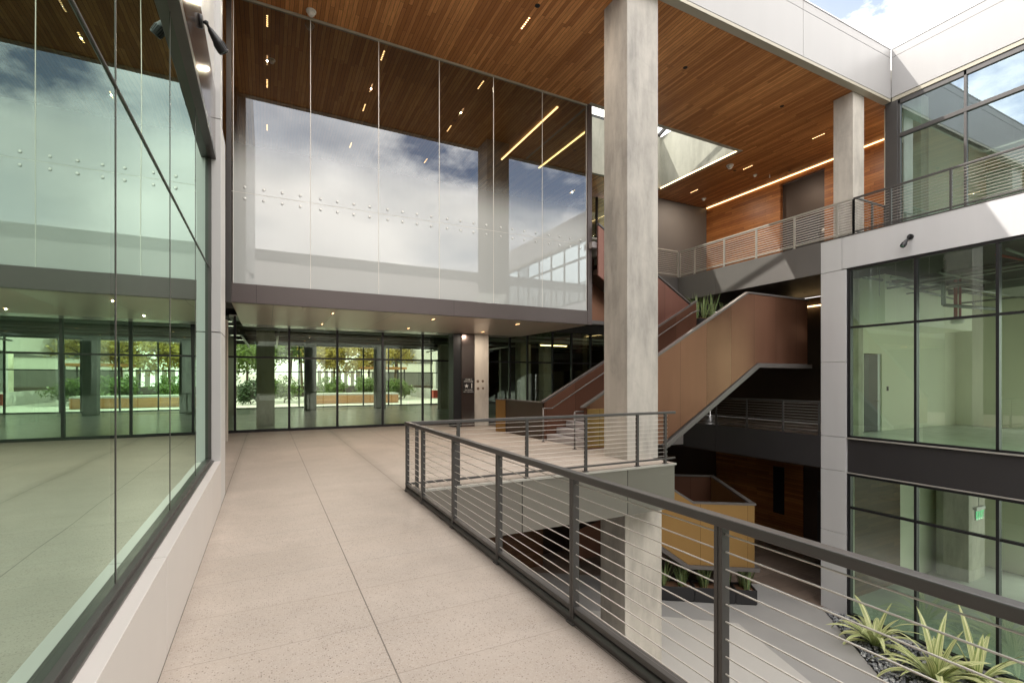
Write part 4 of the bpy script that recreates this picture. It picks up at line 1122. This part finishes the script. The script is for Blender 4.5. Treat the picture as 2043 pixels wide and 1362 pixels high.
b.obj('window_frame', M['rail'], t, .003)
for i in range(len(uy)-1):
    for a0, a1 in ((ZU+.1, 9.03), (9.14, ZC-.16)):
        b = B(); b.face([(XU+.1, uy[i+1]+.03, a0), (XU+.1, uy[i]-.03, a0), (XU+.1, uy[i]-.03, a1), (XU+.1, uy[i+1]+.03, a1)]); b.obj('window_pane', M['glass_upper'], t)
B().box(XF+.3, XU+.3, -12.6, 8.98, ZU-.2, ZU-.002).obj('balcony_floor', M['pale_paving'], t)
# floors, ceilings and walls inside
X2 = 24.
B().box(XF+.25, X2, -12.6, 9.0, -.2, .0).box(XU+.25, X2, -12.6, 9, ZU-.4, ZU-.0).obj('inner_floor', M['inner_floor'], t)
b = B(); b.face([(XF+.2, -12.6, ZG-.003), (X2, -12.6, ZG-.003), (X2, 8.9, ZG-.003), (XF+.2, 8.9, ZG-.003)]); b.obj('ground_floor', M['inner_floor'], t)
B().box(XF+.3, X2, -12.6, 9, 5.0, ZU-.45).box(XF+.3, X2, -12.6, 9, -.9, -.6).box(XU+.3, X2, -12.6, 8.1, ZC+.1, ZC+.25).obj('inner_ceiling', M['deck_soffit'], t)
wl = B().box(XF+.32, 17.55, 8.995, 9.15, .0, 5.0).box(18.65, X2, 8.995, 9.15, .0, 5.0).box(17.55, 18.65, 8.995, 9.15, 2.6, 5.0).obj('end_wall', M['cream'], t)
d = B().box(17.57, 18.45, 9.02, 9.08, .005, 2.58).obj('door', M['charcoal'], t, .005)
B().tube((18.33, 9.0, 1.02), (18.33, 8.93, 1.02), .014).tube((18.33, 8.93, 1.02), (18.22, 8.93, 1.02), .011).obj('handle', M['rail_silver'], d)
B().box(18.452, 18.65, 9.03, 9.10, .0, 2.6).box(17.55, 17.568, 9.0, 9.1, 0, 2.6).obj('door_frame', M['grey_panel'], t)
B().box(17.35, 17.36, 8.98, 8.994, 1.1, 1.4).box(18.95, 19.05, 8.98, 8.994, 1.35, 1.5).obj('wall_switch', M['charcoal'], t)
B().box(16.55, 22.2, 7.9, 8.99, 3.45, 4.9).obj('bulkhead', M['cream'], t)
B().box(16.5, 16.75, 8.6, 8.99, 0, 4.9).obj('inner_pillar', M['concrete_pale'], t)
B().box(X2-.1, X2, 6.7, 9.0, 0, 5.0).obj('rear_wall', M['cream'], t)
B().box(XU+.3, X2, 8.1, 8.25, ZU, ZC).box(X2-.1, X2, 6.0, 8.1, ZU, ZC).obj('rear_wall', M['cream'], t)
B().box(17.9, 19.2, 7.98, 8.096, ZU, 9.2).obj('recess_panel', M['dark_brown'], t)
B().box(17.25, 17.7, 7.3, 7.75, ZU, ZC).obj('inner_pillar', M['concrete_pale'], t)
B().box(20.6, 21.3, 3.6, 4.3, ZU, ZC).obj('inner_pillar', M['concrete_pale'], t)
B().box(22.0, 22.9, 4.8, 5.5, 0, 5.0).obj('inner_pillar', M['concrete_pale'], t)
B().box(21.4, 22.6, 7.7, 8.6, ZG, -.92).obj('inner_pillar', M['concrete_pale'], t)
B().box(XF+.3, 16.1, 8.5, 8.9, ZG, -.92).obj('inner_pillar', M['concrete_pale'], t)
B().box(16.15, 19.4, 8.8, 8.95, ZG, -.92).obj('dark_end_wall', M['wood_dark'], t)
B().box(19.4, X2, 8.8, 8.95, ZG, -.92).box(X2-.1, X2, 6.7, 8.8, ZG, -.92).obj('rear_wall', M['cream'], t)
b = B()
for y, z in ((7.3, 4.6), (6.2, 4.5), (4.2, 4.55), (2.6, 4.5), (8.0, 4.72)): b.tube((XF+.4, y, z), (X2-.2, y-.3, z), .035, n=6)
for x in (16.8, 18.6, 20.5): b.tube((x, 8.4, 4.62), (x+.3, -6, 4.62), .05, n=6)
b.tube((17.6, 6.9, 4.95), (17.6, 6.9, 3.9), .06); b.tube((17.6, 6.9, 3.9), (18.6, 6.1, 3.75), .05)
b.box(18.2, 20.4, 2.0, 6.2, 4.25, 4.7)
rq = random.Random(5)
for k in range(12):
    y = rq.uniform(-2, 8.2); x = rq.uniform(16, 22); z = rq.uniform(4.15, 4.85)
    if k % 2: b.tube((XF+.4, y, z), (23, y+rq.uniform(-.8, .8), z), rq.uniform(.015, .04), n=6)
    else: b.tube((x, 8.3, z), (x+rq.uniform(-.5, .5), -4, z), rq.uniform(.015, .05), n=6)
for k in range(14):
    x, y = rq.uniform(16, 22), rq.uniform(2, 8); b.tube((x, y, 4.99), (x, y, rq.uniform(3.9, 4.5)), .008, n=5)
b.obj('duct', M['steel_pipe'], t)
b = B(); b.tube((19.0, 7.15, 4.95), (19.0, 7.15, 3.62), .05); b.tube((19.15, 7.1, 4.95), (19.15, 7.1, 3.62), .035); b.tube((XF+.4, 5.1, 4.72), (X2-.2, 4.6, 4.72), .03, n=6); b.tube((17, 8.2, 4.68), (17.4, -6, 4.68), .03, n=6)
b.obj('red_pipe', M['red_pipe'], t)
B().lathe((19.05, 7.13, 3.62), (0, 0, -1), [(.05, 0), (.16, .05), (.17, .12), (.12, .16)], 16).obj('pendant_lamp', M['white_plastic'], t)

t = thing('exit_sign', 'green lit exit sign hanging inside the ground floor window', 'sign', (21.0, 7.3, -2.7))
B().box(20.72, 21.3, 7.28, 7.31, -2.88, -2.55).obj('plate', M['glass_clear'], t)
text('EXIT', 21.02, -2.715, .30, t, M['exit'], 7.274, ext=.002)
B().box(20.7, 21.32, 7.24, 7.35, -2.545, -2.45).obj('housing', M['grey_panel'], t)
B().tube((21, 7.3, -2.45), (21, 7.3, -.95), .012).obj('stem', M['steel_pipe'], t)

# rear wing behind the camera (seen mirrored in the glass)
t = thing('rear_building', 'cream wing closing the courtyard, mirrored low in the glass box', 'building', (7, -14, ZG))
B().box(-6, 24, -20, -13.2, ZG, 8.2).box(-6, 24, -13.2, -12.7, 5.9, 8.2).obj('wall', M['rear'], t)
B().box(-6, 24, -20.1, -12.6, 8.2, 9.85).obj('parapet', M['white_trim'], t)
B().box(-6, 24, -20.1, -12.55, 9.86, 10.6).obj('parapet_shade_band', M['grey_wall'], t)  # dark grey band paints the shadow of the parapet underside
b = B()
for i in range(9): b.box(-4+i*3, -2.2+i*3, -13.19, -13.1, .5, 4.8)
b.obj('window', M['black'], t)

# ------------------------------------------------------------------ wall spotlights
def spotlight(label, base, axis_base, p1, tip, name='wall_spotlight', s=1.):
    t = thing(name, label, 'spotlight', base, 'black wall spotlights')
    base, p1, tip = Vector(base), Vector(p1), Vector(tip); n = Vector(axis_base)
    B().lathe(base, n, [(.058*s, 0), (.058*s, .022*s), (.05*s, .03*s)], 20).obj('wall_plate', M['black'], t)
    b = B(); k = base + n*.055*s
    b.tube(base + n*.028*s, k, .012*s); b.tube(k, p1, .012*s); b.lathe(k - Vector((0, 0, .018*s)), (0, 0, 1), [(.006*s, 0), (.018*s, .006*s), (.018*s, .03*s), (.006*s, .036*s)], 10)
    b.obj('arm', M['black'], t)
    d = (tip-p1); L = d.length; d.normalize()
    B().lathe(p1, d, [(.014*s, 0), (.024*s, .02*s), (.04*s, L*.5), (.043*s, L*.55), (.046*s, L*.6), (.046*s, L*.97), (.044*s, L), (.036*s, L), (.034*s, L-.012*s)], 24).obj('body', M['black'], t)
    a = d.orthogonal().normalized(); c = d.cross(a); b = B()
    for i in range(18):
        w = 2*math.pi*i/18; o = a*math.cos(w)+c*math.sin(w)
        b.bar(p1 + d*L*.6 + o*.047*s, p1 + d*L*.93 + o*.047*s, .005*s, .006*s, up=o)
    b.obj('fin', M['charcoal'], t)
    B().lathe(tip - d*.016*s, d, [(.035*s, 0), (.034*s, .006*s), (.012*s, .01*s)], 20).obj('lens', M['lens'], t)
spotlight('black spotlight on the brown panel above the left window', (-.619, 5.88, 5.40), (1, 0, 0), (-.535, 5.90, 5.37), (-.40, 5.97, 5.19), s=1.15)
spotlight('black spotlight on the white band above the right windows', (XF-.002, 6.66, 5.50), (-1, 0, 0), (XF-.1, 6.68, 5.44), (XF-.24, 6.74, 5.24), s=1.3)

# ------------------------------------------------------------------ world, sun, camera
wd = bpy.data.worlds.new('World'); S.world = wd; wd.use_nodes = True
nt = wd.node_tree; bg = nt.nodes['Background']
sky = nt.nodes.new('ShaderNodeTexSky'); sky.sky_type = 'NISHITA'; sky.sun_disc = False
sdir = Vector((-.8, .47, 1.)).normalized()
sky.sun_elevation = math.asin(sdir.z); sky.sun_rotation = math.atan2(sdir.x, sdir.y)
sky.dust_density = 1.2; sky.ozone_density = 1.4
tc = nt.nodes.new('ShaderNodeTexCoord')
sp = nt.nodes.new('ShaderNodeSeparateXYZ'); nt.links.new(tc.outputs['Generated'], sp.inputs[0])
zc = math_(nt, 'ADD', math_(nt, 'MAXIMUM', sp.outputs[2], 0.), .22)
cb = nt.nodes.new('ShaderNodeCombineXYZ')
nt.links.new(math_(nt, 'DIVIDE', sp.outputs[0], zc), cb.inputs[0]); nt.links.new(math_(nt, 'DIVIDE', sp.outputs[1], zc), cb.inputs[1])
n1 = noise_(nt, cb.outputs[0], .95, 5, .5)
fc = ramp(nt, n1, [(.30, 0.), (.50, 1.)])
wob = math_(nt, 'MULTIPLY', math_(nt, 'SUBTRACT', noise_(nt, cb.outputs[0], 3.4, 7, .62), .5), 3.4)
for hx, hy, hr in ((.80, -1.38, .34), (.40, -1.36, .16), (.97, .56, .22), (-1.6, .3, .8)):   # gaps between the clouds
    dn = nt.nodes.new('ShaderNodeVectorMath'); dn.operation = 'DISTANCE'
    nt.links.new(cb.outputs[0], dn.inputs[0]); dn.inputs[1].default_value = (hx, hy, 0)
    q = math_(nt, 'ADD', math_(nt, 'DIVIDE', dn.outputs['Value'], hr), wob)
    hole = ramp(nt, q, [(.25, .12), (1.35, 1.)])
    fc = math_(nt, 'MULTIPLY', fc, hole)
n2 = noise_(nt, cb.outputs[0], 2.3, 5, .55)
cc = mixc(nt, n2, (17.5, 17., 16.5), (38.5, 37., 35.2))
lift = nt.nodes.new('ShaderNodeMapRange'); nt.links.new(sp.outputs[2], lift.inputs[0])
lift.inputs[1].default_value = .1; lift.inputs[2].default_value = .95; lift.inputs[3].default_value = .80; lift.inputs[4].default_value = 1.15
vm = nt.nodes.new('ShaderNodeVectorMath'); vm.operation = 'SCALE'; nt.links.new(cc, vm.inputs[0]); nt.links.new(lift.outputs[0], vm.inputs['Scale'])
sb = nt.nodes.new('ShaderNodeVectorMath'); sb.operation = 'SCALE'; nt.links.new(sky.outputs[0], sb.inputs[0]); sb.inputs['Scale'].default_value = 1.7   # thin bright haze in the gaps
c = mixc(nt, fc, sb.outputs[0], vm.outputs[0])
nt.links.new(c, bg.inputs[0]); bg.inputs[1].default_value = .15

sun = bpy.data.lights.new('sun', 'SUN'); sun.energy = 5.0; sun.angle = R(.5); sun.color = (1., .95, .87)
so = bpy.data.objects.new('sun', sun); COL.objects.link(so)
so.rotation_euler = (-sdir).to_track_quat('-Z', 'Y').to_euler()

cam = bpy.data.cameras.new('camera'); co = bpy.data.objects.new('camera', cam); COL.objects.link(co)
cam.sensor_width = 36; cam.lens = 36*965.7/2043; cam.clip_end = 900; cam.clip_start = .05
cam.shift_y = (757.75-681)/2043; cam.shift_x = 0
co.location = (0, 0, 1.72); co.rotation_euler = (R(90), 0, -R(26.8704))
S.camera = co

S.render.engine = 'CYCLES'
S.cycles.use_denoising = True
try: S.cycles.denoiser = 'OPENIMAGEDENOISE'
except Exception: pass
S.cycles.max_bounces = 9; S.cycles.diffuse_bounces = 5; S.cycles.glossy_bounces = 5; S.cycles.transmission_bounces = 4; S.cycles.transparent_max_bounces = 16
S.cycles.caustics_reflective = False; S.cycles.caustics_refractive = False
S.cycles.sample_clamp_indirect = 6
S.view_settings.view_transform = 'Standard'; S.view_settings.look = 'None'; S.view_settings.exposure = 0; S.view_settings.gamma = 1
